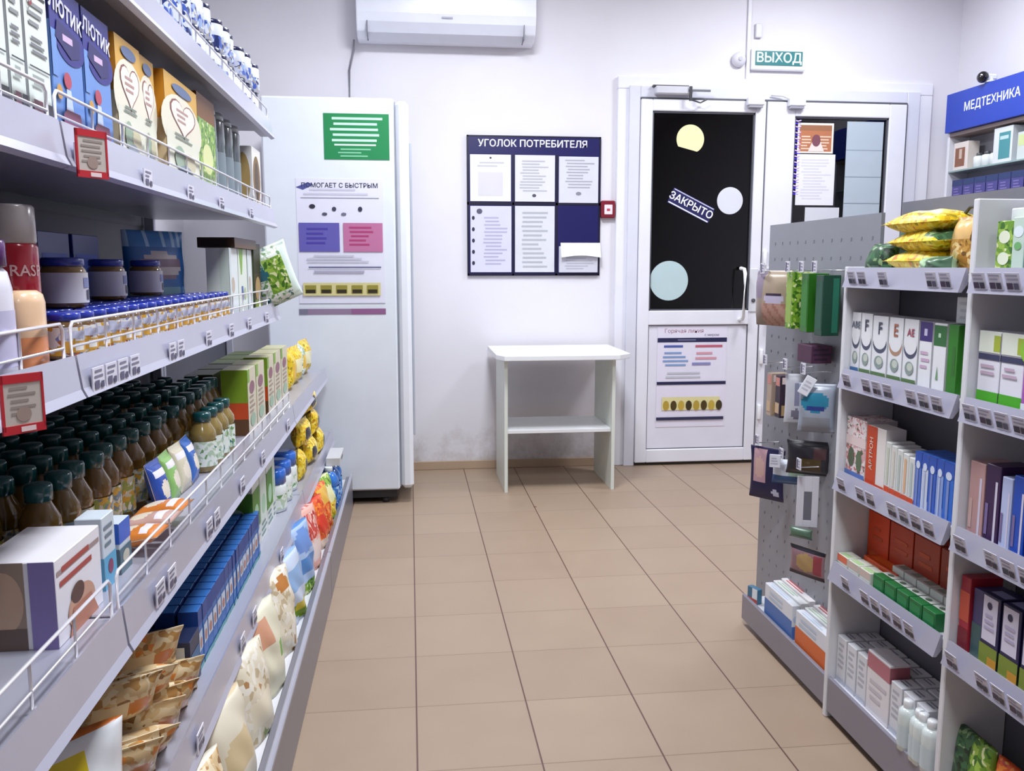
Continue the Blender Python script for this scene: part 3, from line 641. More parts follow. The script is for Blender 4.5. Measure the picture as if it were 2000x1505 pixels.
def pillow(name, W, H, T, colfn, seed=0, flat=.0, wr=.05, base=False, nu=18, nv=22, crimp=.05, neck=None, rough=.3):
    """sealed film bag standing in xz, thickness along y; colfn(u, v) -> ink"""
    R = random.Random(seed); ph = [(R.uniform(2, 9), R.uniform(2, 9), R.uniform(0, 6.3)) for _ in range(5)]
    def wrk(u, v): return sum(math.sin(a*u*2+b*v*2+c) for a, b, c in ph)/5
    b = MB(); 
    def half(sgn):
        vs = []
        for j in range(nv+1):
            v = j/nv
            for i in range(nu+1):
                u = i/nu
                eu = max(0, 1-abs(2*u-1)**2.6); 
                if base: ev = min(1, 1.08-v**2.2) if v > .0 else 1.0
                else: vv = (v-crimp)/(1-2*crimp); ev = max(0, 1-abs(2*vv-1)**3) if 0 < vv < 1 else 0
                th = T/2*(eu**.55)*(max(ev, 0)**.6)
                th *= 1+wr*4*wrk(u, v)*(.4+.6*(1-eu)); th = max(th, .0006)
                x = (u-.5)*W*(1-.06*ev)*(neck(v) if neck else 1); z = v*H + (wr*.25*H*wrk(v, u*2)*(abs(2*u-1)**2)*.25)
                if base and v == 0: z = 0
                vs.append((x, sgn*(th+flat), max(z, 0)))
        fs = {}
        for j in range(nv):
            for i in range(nu):
                q = [j*(nu+1)+i, j*(nu+1)+i+1, (j+1)*(nu+1)+i+1, (j+1)*(nu+1)+i]
                col = colfn((i+.5)/nu if sgn < 0 else 1-(i+.5)/nu, (j+.5)/nv)
                fs.setdefault(col, []).append(q if sgn < 0 else q[::-1])
        first = True; o = len(b.v); b.v += [Vector(p) for p in vs]
        for col, l in fs.items():
            mi = b.mat(C(col, rough) if isinstance(col, str) else col)
            for q in l: b.f.append([o+k for k in q]); b.mi.append(mi); b.sm.append(True)
        return o
    o0 = half(-1); o1 = half(1)
    mi = b.mat(C(colfn(.5, .5), rough) if isinstance(colfn(.5, .5), str) else colfn(.5, .5)); n1 = nu+1
    ring = [(i, i+1) for i in range(nu)]
    for i, k in ring:
        b.f.append([o0+k, o0+i, o1+i, o1+k]); b.mi.append(mi); b.sm.append(True)
        q = nv*n1; b.f.append([o0+q+i, o0+q+k, o1+q+k, o1+q+i]); b.mi.append(mi); b.sm.append(True)
    for j in range(nv):
        a, c = j*n1, (j+1)*n1
        b.f.append([o0+a, o0+c, o1+c, o1+a]); b.mi.append(mi); b.sm.append(True)
        b.f.append([o0+c+nu, o0+a+nu, o1+a+nu, o1+c+nu]); b.mi.append(mi); b.sm.append(True)
    return b.build(name)
def zones(base, *z):
    """z: (kind, params..., colour) tested last to first"""
    def fn(u, v):
        for q in reversed(z):
            if q[0] == 'r' and q[1] <= u <= q[3] and q[2] <= v <= q[4]: return q[5]
            if q[0] == 'e' and ((u-q[1])/q[3])**2+((v-q[2])/q[4])**2 <= 1: return q[5]
        return base
    return fn
# printed film palettes
P_YEL = PR('print_yellow', [('#e6c51f', 5), ('#d2a916', 3), ('#f1dd62', 3), ('#9c8a18', 1), ('#c9761d', .6)], 70)
P_GRN = PR('print_green', [('#6f9d2e', 4), ('#9cc04a', 3), ('#3f6f22', 2), ('#e2e6b0', 1)], 60)
P_DGR = PR('print_dark_green', [('#2f5134', 4), ('#3f6a45', 3), ('#1c3122', 2), ('#7f9a6a', 1)], 55)
P_TAN = PR('print_tan', [('#d9bd8f', 5), ('#e9d8b4', 3), ('#b98d52', 2), ('#8a6234', .8), ('#d8863a', .7)], 45)
P_CRM = PR('print_cream', [('#e6dcc4', 6), ('#f0ebdd', 4), ('#c7b592', 2), ('#b58a5a', .5), ('#8fa36a', .4)], 40)
P_ORG = PR('print_orange', [('#e2581c', 5), ('#f08a2a', 3), ('#c73618', 2), ('#f4b04a', 1)], 55)
P_RED = PR('print_red', [('#c8473c', 4), ('#e8968a', 3), ('#eccfc2', 2), ('#b8262a', 2)], 50)
P_BLU = PR('print_blue', [('#2c6fc0', 4), ('#4d94d8', 3), ('#a9cbea', 2), ('#173f8c', 2)], 55)
P_BLW = PR('print_blue_white', [('#c9cfe2', 5), ('#8ea2cc', 3), ('#3c58ae', 2), ('#1e2c66', 1.4), ('#a39a86', 1)], 60)
P_BRN = PR('print_brown', [('#8a7466', 4), ('#a89280', 3), ('#b8a6a0', 2), ('#6a5a60', 2), ('#a0606a', .8)], 60)
P_WGR = PR('print_white_green', [('#e6ebe2', 6), ('#b9ceb2', 3), ('#6f9a5e', 1.5), ('#3f7a78', .8)], 60)
P_WPK = PR('print_white_pink', [('#eadfdf', 5), ('#d8a8a8', 2), ('#c8706e', 1.5), ('#5a6a4a', .6)], 80)
P_GLD = PR('print_gold', [('#c39446', 4), ('#a8762e', 3), ('#dcbf84', 2), ('#6b4a22', 1)], 65)
P_BOT = PR('print_bottle_label', [('#b9b8a8', 4), ('#8f9a4c', 2), ('#c49a3c', 2), ('#6f7f8c', 2), ('#d8d6cc', 2)], 70)
P_FRT = PR('print_fruit', [('#e9e6e2', 5), ('#d8a53a', 2), ('#c2c8dc', 2), ('#7f86b8', 1.2), ('#b86a3a', 1)], 75)

# ============================================================ LEFT SHELVES
# --- top shelf: stacked small cans with navy lids, tall bottles nearer
ZA = 1.672
can = bottle('formula_can', 'can', .034, .088, '#dfe4f1', '#191f4a', P_BLW, 'can', capr=1, caph=.13)
pc = Proto(can, 'small blue and white cans on the top shelf')
ys = [1.62+.074*i for i in range(20)]
ys = [y for y in ys if not 1.8 < y < 2.2]
for i, y in enumerate(ys):
    for k in (0, 1):
        if k and i in (2, 6, 10): continue
        pc.place((-.51-RNG.uniform(0, .012), y, ZA+.089*k), 'small blue white can with navy lid, %s on top shelf, %s from far end' % ('stacked' if k else 'standing', ORD[len(ys)-1-i]), L90+RNG.uniform(-.3, .3))
pb = Proto(bottle('infant_drink_bottle', 'bottle', .036, .235, '#dcdfee', '#2b3f96', P_BLW, 'other', capr=.6, caph=.14), 'tall white and blue bottles on the top shelf')
for i in range(4): pb.place((-.515, 1.87+.083*i, ZA), 'tall white and blue bottle on the top shelf, %s one from the near end' % ORD[i], L90)
pk = Proto(carton('milk_carton', .066, .07, .19, '#cfd6ea', [('r', 0, .55, 1, .8, '#3c56a8'), ('e', .5, .35, .3, .12, '#5f7fc4'), ('r', 0, .93, 1, 1, '#232b62')], [('r', 0, .55, 1, .8, '#3550a0')]), 'white and blue cartons behind the cans on the top shelf')
tag(pk.o, 'x', 'carton')
for i in range(13): pk.place((-.60, 1.66+.108*i, ZA), 'white and blue carton behind the cans on the top shelf, %s from the near end' % ORD[i], L90)

# --- second shelf: cereal cartons
ZB = 1.378
def cereal(y0, y1, kind, lab, xf=-.478, d=.055, h=.205):
    wd = y1-y0-.004
    if kind == 'info':
        fr = [('r', 0, 0, 1, 1, '#e3ebe4'), ('r', 0, .93, 1, 1, '#a03a5c'), ('l', .1, .84, .9, .92, 2, '#6b6a72'), ('r', .08, .80, .95, .815, '#2f2f36'), ('l', .12, .60, .85, .77, 3, '#8c8f92'), ('l', .12, .44, .9, .56, 3, '#7c7f84'),
              ('r', .05, .36, .95, .37, '#40404a'), ('l', .12, .24, .9, .33, 2, '#a0a8a4'), ('r', .1, .02, .5, .17, '#6a3a4a'), ('r', .55, .02, .95, .17, '#34343e'), ('t', '5', .2, .76, .024, '#a02a3a', .03)]
        c = '#dfe4e6'; lf = [('r', 0, 0, 1, 1, '#d9dde0')]
    elif kind == 'blue':
        fr = [('r', 0, .62, 1, 1, '#2a2785'), ('e', .62, .66, .48, .14, '#2a2785'), ('r', 0, .4, .16, .7, '#6f97d8'), ('t', 'лютик', .5, .86, .040, '#e2e2f4', .03, -.12), ('p', [(.12, .66), (.2, .78), (.92, .72), (.9, .60), (.6, .56)], '#241f66'), ('l', .3, .63, .82, .73, 1, '#d6b8dc'),
              ('e', .42, .40, .12, .055, '#b8455a'), ('p', [(.36, .34), (.5, .34), (.56, .16), (.3, .16)], '#c6d4ee'), ('e', .13, .30, .09, .05, '#c9974a'), ('p', [(.2, .16), (.3, .2), (.75, .2), (.85, .05), (.2, .05)], '#8c4c6a'), ('r', 0, 0, 1, .10, '#3f5cb0')]
        c = '#6a92d6'; lf = [('r', 0, .75, 1, 1, '#26236f'), ('l', .15, .3, .85, .7, 4, '#3c5cb8')]
    elif kind == 'cream':
        fr = [('r', 0, .55, 1, 1, '#d9a845'), ('e', .5, .55, .62, .3, '#e8e2ce'), ('r', 0, 0, 1, .45, '#e2e2d0'), ('h', .52, .64, .42, .22, '#8a4f48'), ('h', .52, .64, .385, .20, '#efe9de'), ('l', .28, .57, .74, .72, 3, '#b8908a'),
              ('e', .5, .9, .3, .05, '#5d6f96'), ('l', .2, .40, .8, .47, 2, '#7c8a80'), ('e', .35, .22, .16, .12, '#9cb09a'), ('e', .65, .2, .18, .1, '#cfc8a8'), ('e', .5, .1, .2, .06, '#8c98a2')]
        c = '#d9a13c'; lf = [('r', 0, 0, 1, .55, '#d8c49a'), ('r', 0, .55, 1, 1, '#d28a1e')]
    elif kind == 'green':
        fr = [('r', 0, .75, 1, 1, '#7a4a16'), ('r', 0, 0, 1, .75, P_GRN), ('e', .5, .35, .3, .16, '#dfe3a4')]
        c = '#3f6b1d'; lf = [('r', 0, .72, 1, 1, '#6a3c10'), ('r', 0, 0, 1, .5, '#2f5b16')]
    elif kind == 'brown':
        fr = [('r', 0, 0, 1, 1, '#e4e0dc'), ('e', .5, .5, .42, .38, '#7a5a26'), ('e', .5, .48, .22, .3, '#4a3414')]
        c = '#d9d8da'; lf = [('e', .5, .5, .4, .4, '#a58a54')]
    o = carton('cereal_carton', wd, d, h, c, fr, lf)
    return put_l(o, lab, 'carton', xf, (y0+y1)/2, ZB, d)
cereal(1.06, 1.155, 'info', 'white carton of printed text, at the picture edge on the second shelf', h=.21)
cereal(1.16, 1.205, 'info', 'narrow white text carton next to the picture edge on second shelf', h=.21)
cereal(1.21, 1.285, 'info', 'white carton with black text lines just before the blue cereal cartons', h=.21)
cereal(1.292, 1.410, 'blue', 'bright blue cereal carton nearer the white text cartons')
cereal(1.414, 1.535, 'blue', 'bright blue cereal carton touching the first orange and cream carton')
cereal(1.56, 1.70, 'cream', 'orange and cream carton with heart emblem next to the blue cartons', d=.06)
cereal(1.705, 1.80, 'cream', 'orange and cream carton with heart emblem in the middle of three', xf=-.482)
cereal(1.83, 2.10, 'cream', 'orange and cream heart carton standing slightly forward beside green one', xf=-.472, d=.075)
cereal(2.125, 2.31, 'green', 'dark green carton with brown top on the second shelf', xf=-.478, h=.22)
tb = Proto(bottle('formula_tube', 'can', .045, .232, '#5c646a', '#9a9fa4', C('#7f8c94'), 'can', capr=1, caph=.08), 'grey green tins at the far end of the second shelf')
for i, y in enumerate((2.41, 2.51, 2.62, 2.73)): tb.place((-.54, y, ZB), 'tall grey green tin, %s one after the dark green carton' % ORD[i], L90)
cereal(2.82, 2.98, 'brown', 'white carton with a brown oval at the far end of second shelf', h=.19)
for i in range(4):
    o = carton('grey_carton', .15, .06, .2, '#8d8f98', [('r', 0, .4, 1, .8, '#777a86')]); put_l(o, 'dull grey carton behind the tins on the second shelf, %s from the dark green carton' % ORD[i], 'carton', -.60, 2.36+.16*i, ZB, .06, 'grey cartons behind the tins')

# --- third shelf: jars
ZC = 1.066
o = bottle('spray_can', 'spray can', .034, .217, C('#b3132c', .2, coat=.6), '#b9b2b2', None, 'can', capr=1, caph=.24)
put(o, (-.54, 1.272, ZC), L90); tag(o, 'red raspberry spray can with grey cap on the third shelf', 'spray can')
b = MB(); 
g, fs = text_geo('RASP', .021, .02)
vs = []
for x, y, z in g:
    a = -PI/2-.5+x/.034-.1; vs.append(((.0345+z)*math.cos(a), (.0345+z)*math.sin(a), .128+y))
b.add(vs, fs, C('#f0c8cc', .4)); b.lathe([(.0342, .02), (.0342, .05)], C('#7d0f22', .3), 18, cap=False); b.build('lettering', o)
o = bottle('lotion_bottle', 'bottle', .034, .118, C('#f0c9a2', .3, coat=.3), None, None, 'x', sy=.6)
for ch in o.children:
    pass
put(o, (-.490, 1.185, ZC), L90); tag(o, 'peach coloured rounded bottle in front of the red spray can', 'bottle')
b = MB(); b.lathe([(.0343, .002), (.0343, .045)], C('#d98a5a', .3), 18, cap=False, sy=.6); b.build('label', o)
o = bottle('lotion_bottle', 'bottle', .034, .165, C('#e6e4f0', .3, coat=.3), '#5a2a6a', C('#c8c4e2', .4), 'shampoo', sy=.6, capr=.5, caph=.16)
put(o, (-.486, 1.085, ZC), L90); tag(o, 'white bottle with purple cap at the picture edge beside the peach bottle', 'bottle')
LA = (P_FRT, [(-.9, .9, .16, .4, '#d9a23c'), (-.9, .9, .46, .62, '#c9cbe2'), (-.3, .3, .2, .36, '#f0ece4')])
LA2 = (C('#d9d6da'), [(-.8, .8, .4, .6, '#8c93bf'), (-.1, .7, .16, .36, '#d0a040'), (-.6, -.15, .16, .36, '#4a4a5e')])
js = Proto(jar(.0262, .068, '#6e5434', LA, '#2238a8'), 'small puree jars with blue lids on the third shelf')
for rrow, (xr, n, y0) in enumerate(((-.502, 20, 1.335), (-.556, 19, 1.345), (-.610, 14, 1.32))):
    for i in range(n):
        if rrow == 2 and 1.32+.0555*i > 2.05: continue
        js.place((xr, y0+.0555*i, ZC), 'small puree jar with blue lid, %s row, %s from the near end' % (('front', 'second', 'third')[rrow], ORD[i]), L90+RNG.uniform(-.5, .3))
jb = Proto(jar(.036, .080, '#7e6238', LA2, '#26389a'), 'larger blue lidded jars standing on the small jars')
for i, (x, y) in enumerate(((-.556, 1.49), (-.64, 1.60), (-.60, 1.83), (-.60, 2.09))):
    jb.place((x, y, ZC+.0685), 'larger blue lidded jar standing on the small jars, %s one from the red can' % ORD[i], L90+.5)
for i, y in enumerate((1.62, 1.79, 1.96)):
    o = carton('formula_box', .15, .09, .20, C('#18307e', .35), [('r', .1, .5, .9, .8, '#2c50b4'), ('r', .2, .2, .8, .3, '#9fb0dc')], [('r', 0, .5, 1, .8, '#22429c')]); put_l(o, 'dark blue box at the back of the third shelf, %s from the near end' % ORD[i], 'box', -.68, y, ZC, .09, 'dark blue boxes behind the jars')
def zb(u, v):
    if v > .8: return '#4a86c2' if (u*7) % 1 > .25 else '#a9cbe6'
    if ((u-.48)/.36)**2+((v-.60)/.16)**2 < 1: return '#c9bcb8' if int(v*34) % 2 else '#8c6f7e'
    if v < .35: return P_BLU if u > .8 else '#6f9fb4'
    return '#2567ac'
o = pillow('cereal_pouch', .20, .225, .075, zb, 3, base=True); put(o, (-.655, 2.36, ZC), L90-.55); tag(o, 'bright blue stand-up pouch with cream oval behind the jars', 'pouch')
o = pillow('cereal_pouch', .17, .20, .06, zones('#1e4e94', ('r', 0, .8, 1, 1, '#173e7c')), 7, base=True); put(o, (-.72, 2.55, ZC), L90); tag(o, 'plain dark blue pouch behind the white and green cartons', 'pouch')
for i, (y0, y1, c) in enumerate(((2.46, 2.58, 0), (2.585, 2.72, 1), (2.725, 2.82, 0))):
    wd = y1-y0-.004
    fr = [('r', 0, 0, 1, 1, '#dfe6e6'), ('e', .4, .45, .2, .12, '#c3b4a4'), ('r', .0, .0, .2, 1, '#cfd9dc')]
    if c: fr = [('r', 0, 0, 1, 1, '#dfe6dc'), ('p', [(.1, 1), (.6, 1), (.42, .6), (.3, .6)], '#7fae3a'), ('r', .3, .2, .5, .42, '#4c62a4'), ('e', .7, .3, .14, .1, '#b8c4a0')]
    o = carton('rice_cereal_carton', wd, .06, .185, '#d9e0d8', fr, [('r', .6, 0, 1, 1, '#c9d4c9')]); put_l(o, ('white carton with faint print right after the jar rows', 'white carton with green wedge after the jar rows', 'white carton between the green wedge one and the dark carton')[i], 'carton', -.488, (y0+y1)/2, ZC, .06)
o = carton('dark_carton', .34, .10, .028, C('#3a2412', .4), [('r', .0, 0, 1, .4, '#5c3a1c')], [('r', .1, .2, .8, .8, '#1f140c')], [('r', .1, .2, .9, .8, '#4a3020')]); put_l(o, 'flat dark brown carton lying on the white and green cartons', 'carton', -.478, 2.67, ZC+.186, .10)
o = carton('dark_carton', .12, .08, .205, C('#3f2c1a', .4), [('r', 0, .55, 1, 1, '#241a12'), ('e', .5, .3, .4, .2, '#a88a5c'), ('r', 0, 0, 1, .15, '#8a9a3a')], [('r', 0, 0, 1, 1, '#33401e')]); put_l(o, 'upright dark brown carton at the far end of the third shelf', 'carton', -.482, 2.87, ZC, .08)
o = pillow('snack_bag', .15, .20, .06, zones(P_WGR, ('r', .3, .25, .8, .8, P_GRN), ('r', .8, 0, 1, 1, '#dff0e6'), ('e', .2, .6, .12, .1, '#2c6a7a')), 11); put(o, (-.425, 3.03, 1.08), L90-.7, rx=0); o.rotation_euler = (math.radians(8), math.radians(-22), L90-1.1); tag(o, 'green and white bag leaning out past the end of third shelf', 'bag')

# --- fourth shelf
ZD = .705
o = carton('baby_food_box', .165, .10, .118, '#e9e6ec',
           [('r', .03, .80, .97, .86, '#a08a8a'), ('l', .06, .62, .97, .92, 2, '#a8453c'), ('e', .5, .25, .3, .24, '#c99a80'), ('e', .42, .44, .14, .12, '#5a3a2c'), ('p', [(.2, 0), (.3, .3), (.7, .3), (.85, 0)], '#b9785c')],
           [('r', 0, 0, .62, 1, '#9c8878'), ('e', .35, .55, .25, .35, '#c4a48c'), ('r', 0, 0, .62, .25, '#6a5a52'), ('r', .68, 0, 1, 1, '#8a7cb4')],
           [('l', .05, .1, .95, .6, 3, '#b8827c'), ('r', .0, .70, 1, .74, '#d9d2da')])
put_l(o, 'white baby food box with red lettering and violet edge, fourth shelf', 'box', -.462, 1.225, ZD, .10)
b = MB(); 
o = carton('baby_food_box', .12, .14, .125, '#c9c0bc', [('r', 0, .5, 1, 1, '#d9d3d3')], [('e', .5, .5, .35, .3, '#9c8068')], [('p', [(0, 0), (1, 0), (.6, .8), (0, 1)], '#dcd6dc')]); put_l(o, 'beige box at the picture edge behind the violet edged box', 'box', -.60, 1.13, ZD, .14)
jbt = Proto(bottle('juice_bottle', 'bottle', .031, .165, C('#6f5222', .15, coat=.6), '#0d4a4c', P_BOT, 'juice', capr=.62, caph=.13), 'juice bottles with dark green caps on the fourth shelf')
k = 0
for rr, (xr, y0, y1) in enumerate(((-.578, 1.38, 2.62), (-.647, 1.35, 2.66), (-.716, 1.32, 2.68), (-.785, 1.32, 2.6))):
    y = y0; i = 0
    while y < y1:
        jbt.place((xr+RNG.uniform(-.006, .006), y, ZD), 'juice bottle with dark green cap, %s row from the aisle, %s from the near end' % (ORD[rr], ORD[i]), L90+RNG.uniform(-.6, .6), sc=(1, 1, 1.06 if y > 2.2 else 1)); y += .074+RNG.uniform(0, .006); i += 1
jr2 = Proto(bottle('juice_bottle', 'bottle', .030, .16, C('#8c1c2a', .15, coat=.6), '#0d4a4c', P_RED, 'juice', capr=.62, caph=.13), 'red juice bottles behind the violet edged box')
for i, (x, y) in enumerate(((-.66, 1.265), (-.735, 1.25), (-.74, 1.165), (-.81, 1.2))): jr2.place((x, y, ZD), 'red juice bottle with dark green cap, %s one behind the white baby food box' % ORD[i], L90)
for i, (x, y, c) in enumerate(((-.50, 1.375, 0), (-.50, 1.448, 1), (-.505, 1.55, 2))):
    if c < 2:
        fr = [('r', 0, 0, 1, .45, '#5fa8cc'), ('l', .1, .55, .9, .9, 3, '#6f7f8c'), ('e', .5, .28, .2, .1, '#8c3a5a')] if not c else [('r', 0, .6, 1, 1, '#2f62c8'), ('r', 0, 0, 1, .5, '#56707c'), ('e', .5, .3, .3, .12, '#c9c2b0')]
        o = carton('juice_box', .055, .04, .115-.03*c, '#cfd9e2', fr, fr); put_l(o, ('light blue and white juice box beside the white baby food box', 'short blue topped pack next to the light blue juice box')[c], 'carton', -.472, y, ZD, .04)
sp = [('#d8813a', 'orange'), ('#c9a49a', 'pinkish'), ('#d8813a', 'orange'), ('#2c4fa8', 'blue'), ('#8fbf6a', 'green'), ('#d6cdb4', 'cream'), ('#3c6ab8', 'blue')]
for i, (c, n) in enumerate(sp):
    o = pillow('fruit_puree_pouch', .08, .105, .032, zones(C(c, .25), ('e', .5, .4, .3, .18, '#e8dcc8'), ('r', .1, .7, .9, .8, '#e9e4ee')), 20+i, crimp=.06)
    put(o, (-.538 if i < 3 else -.503, 1.545+.085*i, ZD+(.018 if i < 3 else .002)), 0); o.rotation_euler = (math.radians(80 if i < 3 else -14), 0, L90+RNG.uniform(-.06, .06)); tag(o, '%s puree pouch lying before the juice bottles, %s from the near end' % (n, ORD[i]), 'pouch', 'puree pouches on the fourth shelf')
gb = Proto(bottle('juice_bottle', 'bottle', .032, .145, C('#8f7a44', .2, coat=.5), '#0d4a4c', P_WGR, 'juice', capr=.62, caph=.12), 'white labelled bottles with green caps beyond the pouches')
for i in range(4): gb.place((-.508, 2.16+.075*i, ZD), 'white labelled bottle with green cap at shelf front, %s one after the pouches' % ORD[i], L90)
for i, (y0, y1, xf, k) in enumerate(((2.60, 2.74, -.478, 0), (2.745, 2.90, -.478, 1), (2.96, 3.10, -.478, 1), (3.105, 3.27, -.478, 1), (3.275, 3.44, -.478, 1))):
    wd = y1-y0-.004
    fr = [('r', 0, 0, 1, 1, '#cfc7ae'), ('r', 0, .8, .25, 1, '#7fa82e'), ('e', .5, .7, .3, .1, '#8c5a6a'), ('l', .15, .3, .85, .6, 4, '#a08a7a'), ('e', .5, .2, .3, .1, '#9cb49a')]
    lf = [('r', 0, .5, 1, 1, '#7a9a22'), ('r', 0, .25, 1, .5, '#c8481c'), ('r', 0, 0, 1, .25, '#5c3a1c')]
    o = carton('biscuit_carton', wd, .075, .195, '#b9b58c' if k else '#c9c6aa', fr, lf, [('r', 0, 0, 1, 1, '#8fae4c')]); put_l(o, 'beige and green carton on the fourth shelf, %s one from the bottles' % ORD[i], 'carton', xf, (y0+y1)/2, ZD, .075, 'beige and green cartons on the fourth shelf')
for i in range(5):
    o = carton('dark_green_carton', .14, .08, .17, C('#3b4a14', .4), [('r', 0, .2, 1, .55, '#a03818')], [('r', 0, .25, 1, .55, '#b84a1c')]); put_l(o, 'olive and red carton at the back of the fourth shelf, %s from the fridge side' % ORD[i], 'carton', -.60, 3.4-.155*i, ZD, .08, 'olive and red cartons behind the beige ones')
for i in range(4):
    o = pillow('cereal_bag', .165, .16, .07, zones(P_YEL if i != 2 else P_WGR, ('r', .1, .3, .9, .7, '#e9e2b4' if i % 2 else '#e6b822')), 40+i)
    put(o, (-.50, 3.60+.17*i, ZD), L90+.1*(-1)**i); tag(o, ('yellow and orange cereal bag next to the beige cartons', 'yellow bag with pale band, second of the low end bags', 'white and green bag among the yellow ones near the fridge', 'yellow bag at the far end of the fourth shelf')[i], 'bag', 'bags on the fourth shelf near the fridge')

# --- fifth shelf
ZE = .395
def zwb(u, v):
    if v > .7: return '#2468c4' if (u*5) % 1 > .2 else '#3c8ae0'
    if v > .55: return '#ded6dc'
    if u > .75: return '#b07a48' if v > .25 else '#dfe2de'
    return P_WGR if v > .1 else '#c9d8d8'
bl = Proto(bottle('large_jar', 'jar', .056, .14, C('#dde3e0', .3, coat=.3), '#1f62c2', P_WGR, 'x', capr=.9, caph=.30), 'large blue lidded tubs on the fifth shelf')
for i, (x, y) in enumerate(((-.475, 2.90), (-.475, 3.03), (-.60, 2.93), (-.60, 3.06), (-.475, 3.17))): bl.place((x, y, ZE), 'large white tub with shiny blue lid, %s one counted from the small cartons' % ORD[i], L90)
for i, (y, c) in enumerate(((2.48, 'g'), (2.60, 'w'), (2.72, 'g'), (2.80, 'w'))):
    fr = [('r', 0, .3, 1, .85, '#4f8a1e' if c == 'g' else '#d5e2d6'), ('e', .5, .5, .3, .14, '#a9d0b0'), ('l', .1, .05, .9, .28, 3, '#6f8f8a')]
    o = carton('milk_formula_box', .11 if i < 3 else .05, .09, .21, '#dde2dd', fr, fr); put_l(o, ('white box with green front on the fifth shelf, nearest the small cartons', 'pale box between the two green fronted boxes', 'white box with green front beside the blue lidded tubs', 'slim pale box beside the blue lidded tubs')[i], 'box', -.445, y, ZE, .09)
mb_ = Proto(tag(carton('small_juice_carton', .040, .038, .125, '#2f68b0', [('r', 0, .72, 1, 1, '#173f8c'), ('r', .1, .3, .9, .62, '#c8d2e2'), ('e', .5, .42, .25, .09, '#b8806a'), ('r', 0, .0, 1, .08, '#5a9a9c')], [('r', 0, .72, 1, 1, '#173f8c'), ('r', .1, .2, .9, .6, '#a9b8cc')], [('r', 0, 0, 1, 1, '#2c62b4'), ('r', .3, .3, .7, .7, '#bcd6f2')]), 'x', 'carton'), 'small blue juice cartons in rows on the fifth shelf')
for rr, xr in enumerate((-.450, -.494, -.538, -.582)):
    for i in range(17):
        mb_.place((xr, 1.735+.043*i, ZE), 'small blue juice carton, %s row from the aisle, %s from the near end' % (ORD[rr], ORD[i]), L90+RNG.uniform(-.06, .06))
nv = Proto(tag(carton('navy_pack', .075, .10, .10, '#1c2748', [('r', .1, .3, .9, .7, '#3f6a94')], [('r', .1, .6, .9, .9, '#c9c6c4'), ('r', .1, .1, .9, .5, '#27406a')], [('r', .05, .1, .25, .9, '#d9d6d4'), ('r', .45, .1, .6, .9, '#c4c0c4')]), 'x', 'pack'), 'navy packs before the small juice cartons')
for i, (x, y, z) in enumerate(((-.475, 1.665, 0), (-.58, 1.665, 0), (-.69, 1.66, 0), (-.80, 1.66, 0), (-.58, 1.665, .101), (-.69, 1.66, .101), (-.80, 1.66, .101))): nv.place((x, y, ZE+z), 'navy pack %s beside the small blue cartons, %s one' % ('on top of another' if z else 'standing low', ORD[i]), L90)
tn = Proto(tag(pillow('cereal_sachet', .13, .105, .04, zones(P_TAN, ('r', .15, .3, .6, .7, '#ead9b8'), ('e', .75, .5, .14, .2, '#cf7a2c')), 50, wr=.09), 'x', 'bag'), 'tan cereal sachets heaped on the fifth shelf')
k = 0
for (x, y, z, a) in ((-.49, 1.26, .0, 0), (-.49, 1.33, .0, .1), (-.49, 1.40, .0, -.1), (-.49, 1.47, 0, .1), (-.49, 1.54, 0, 0), (-.60, 1.27, 0, 0), (-.60, 1.35, 0, .1), (-.60, 1.43, 0, -.1), (-.60, 1.50, 0, .1), (-.71, 1.3, 0, 0), (-.71, 1.39, 0, 0), (-.71, 1.47, 0, .1),
                     (-.50, 1.30, .055, .15), (-.50, 1.39, .05, -.1), (-.51, 1.48, .05, .1), (-.61, 1.31, .075, 0), (-.61, 1.40, .07, .1)):
    o = tn.place((x+.015, y+.07, ZE+(z+.03 if z else 0)), 'tan cereal sachet %s, %s of the heap counted from the near end' % ('on top' if z else 'at the bottom', ORD[k]), 0)
    o.rotation_euler = (math.radians(-38 if not z else -62), 0, PI+.35+a) if False else (math.radians(38+RNG.uniform(-8, 8)), 0, .55+a*.5); k += 1
o = pillow('diaper_bag', .24, .17, .10, zones('#dfe2e6', ('r', .22, .05, .72, .9, '#d9c21e'), ('r', .3, .5, .62, .65, '#c26a2c'), ('r', .0, .1, .2, .8, '#6a5222'), ('e', .82, .35, .12, .2, '#e8e9ee')), 60, base=True); put(o, (-.50, 1.14, ZE), L90-.75); tag(o, 'white and yellow bag leaning on the fifth shelf near the picture corner', 'bag')
o = carton('mixed_carton', .09, .08, .16, '#3f5a9c', [('r', 0, .4, 1, 1, '#b8506a'), ('r', 0, 0, 1, .3, '#d9d6e2')], [('r', 0, 0, 1, .5, '#2f4a90')]); put_l(o, 'blue and pink carton at the picture corner on the fifth shelf', 'carton', -.47, .87, ZE, .08)

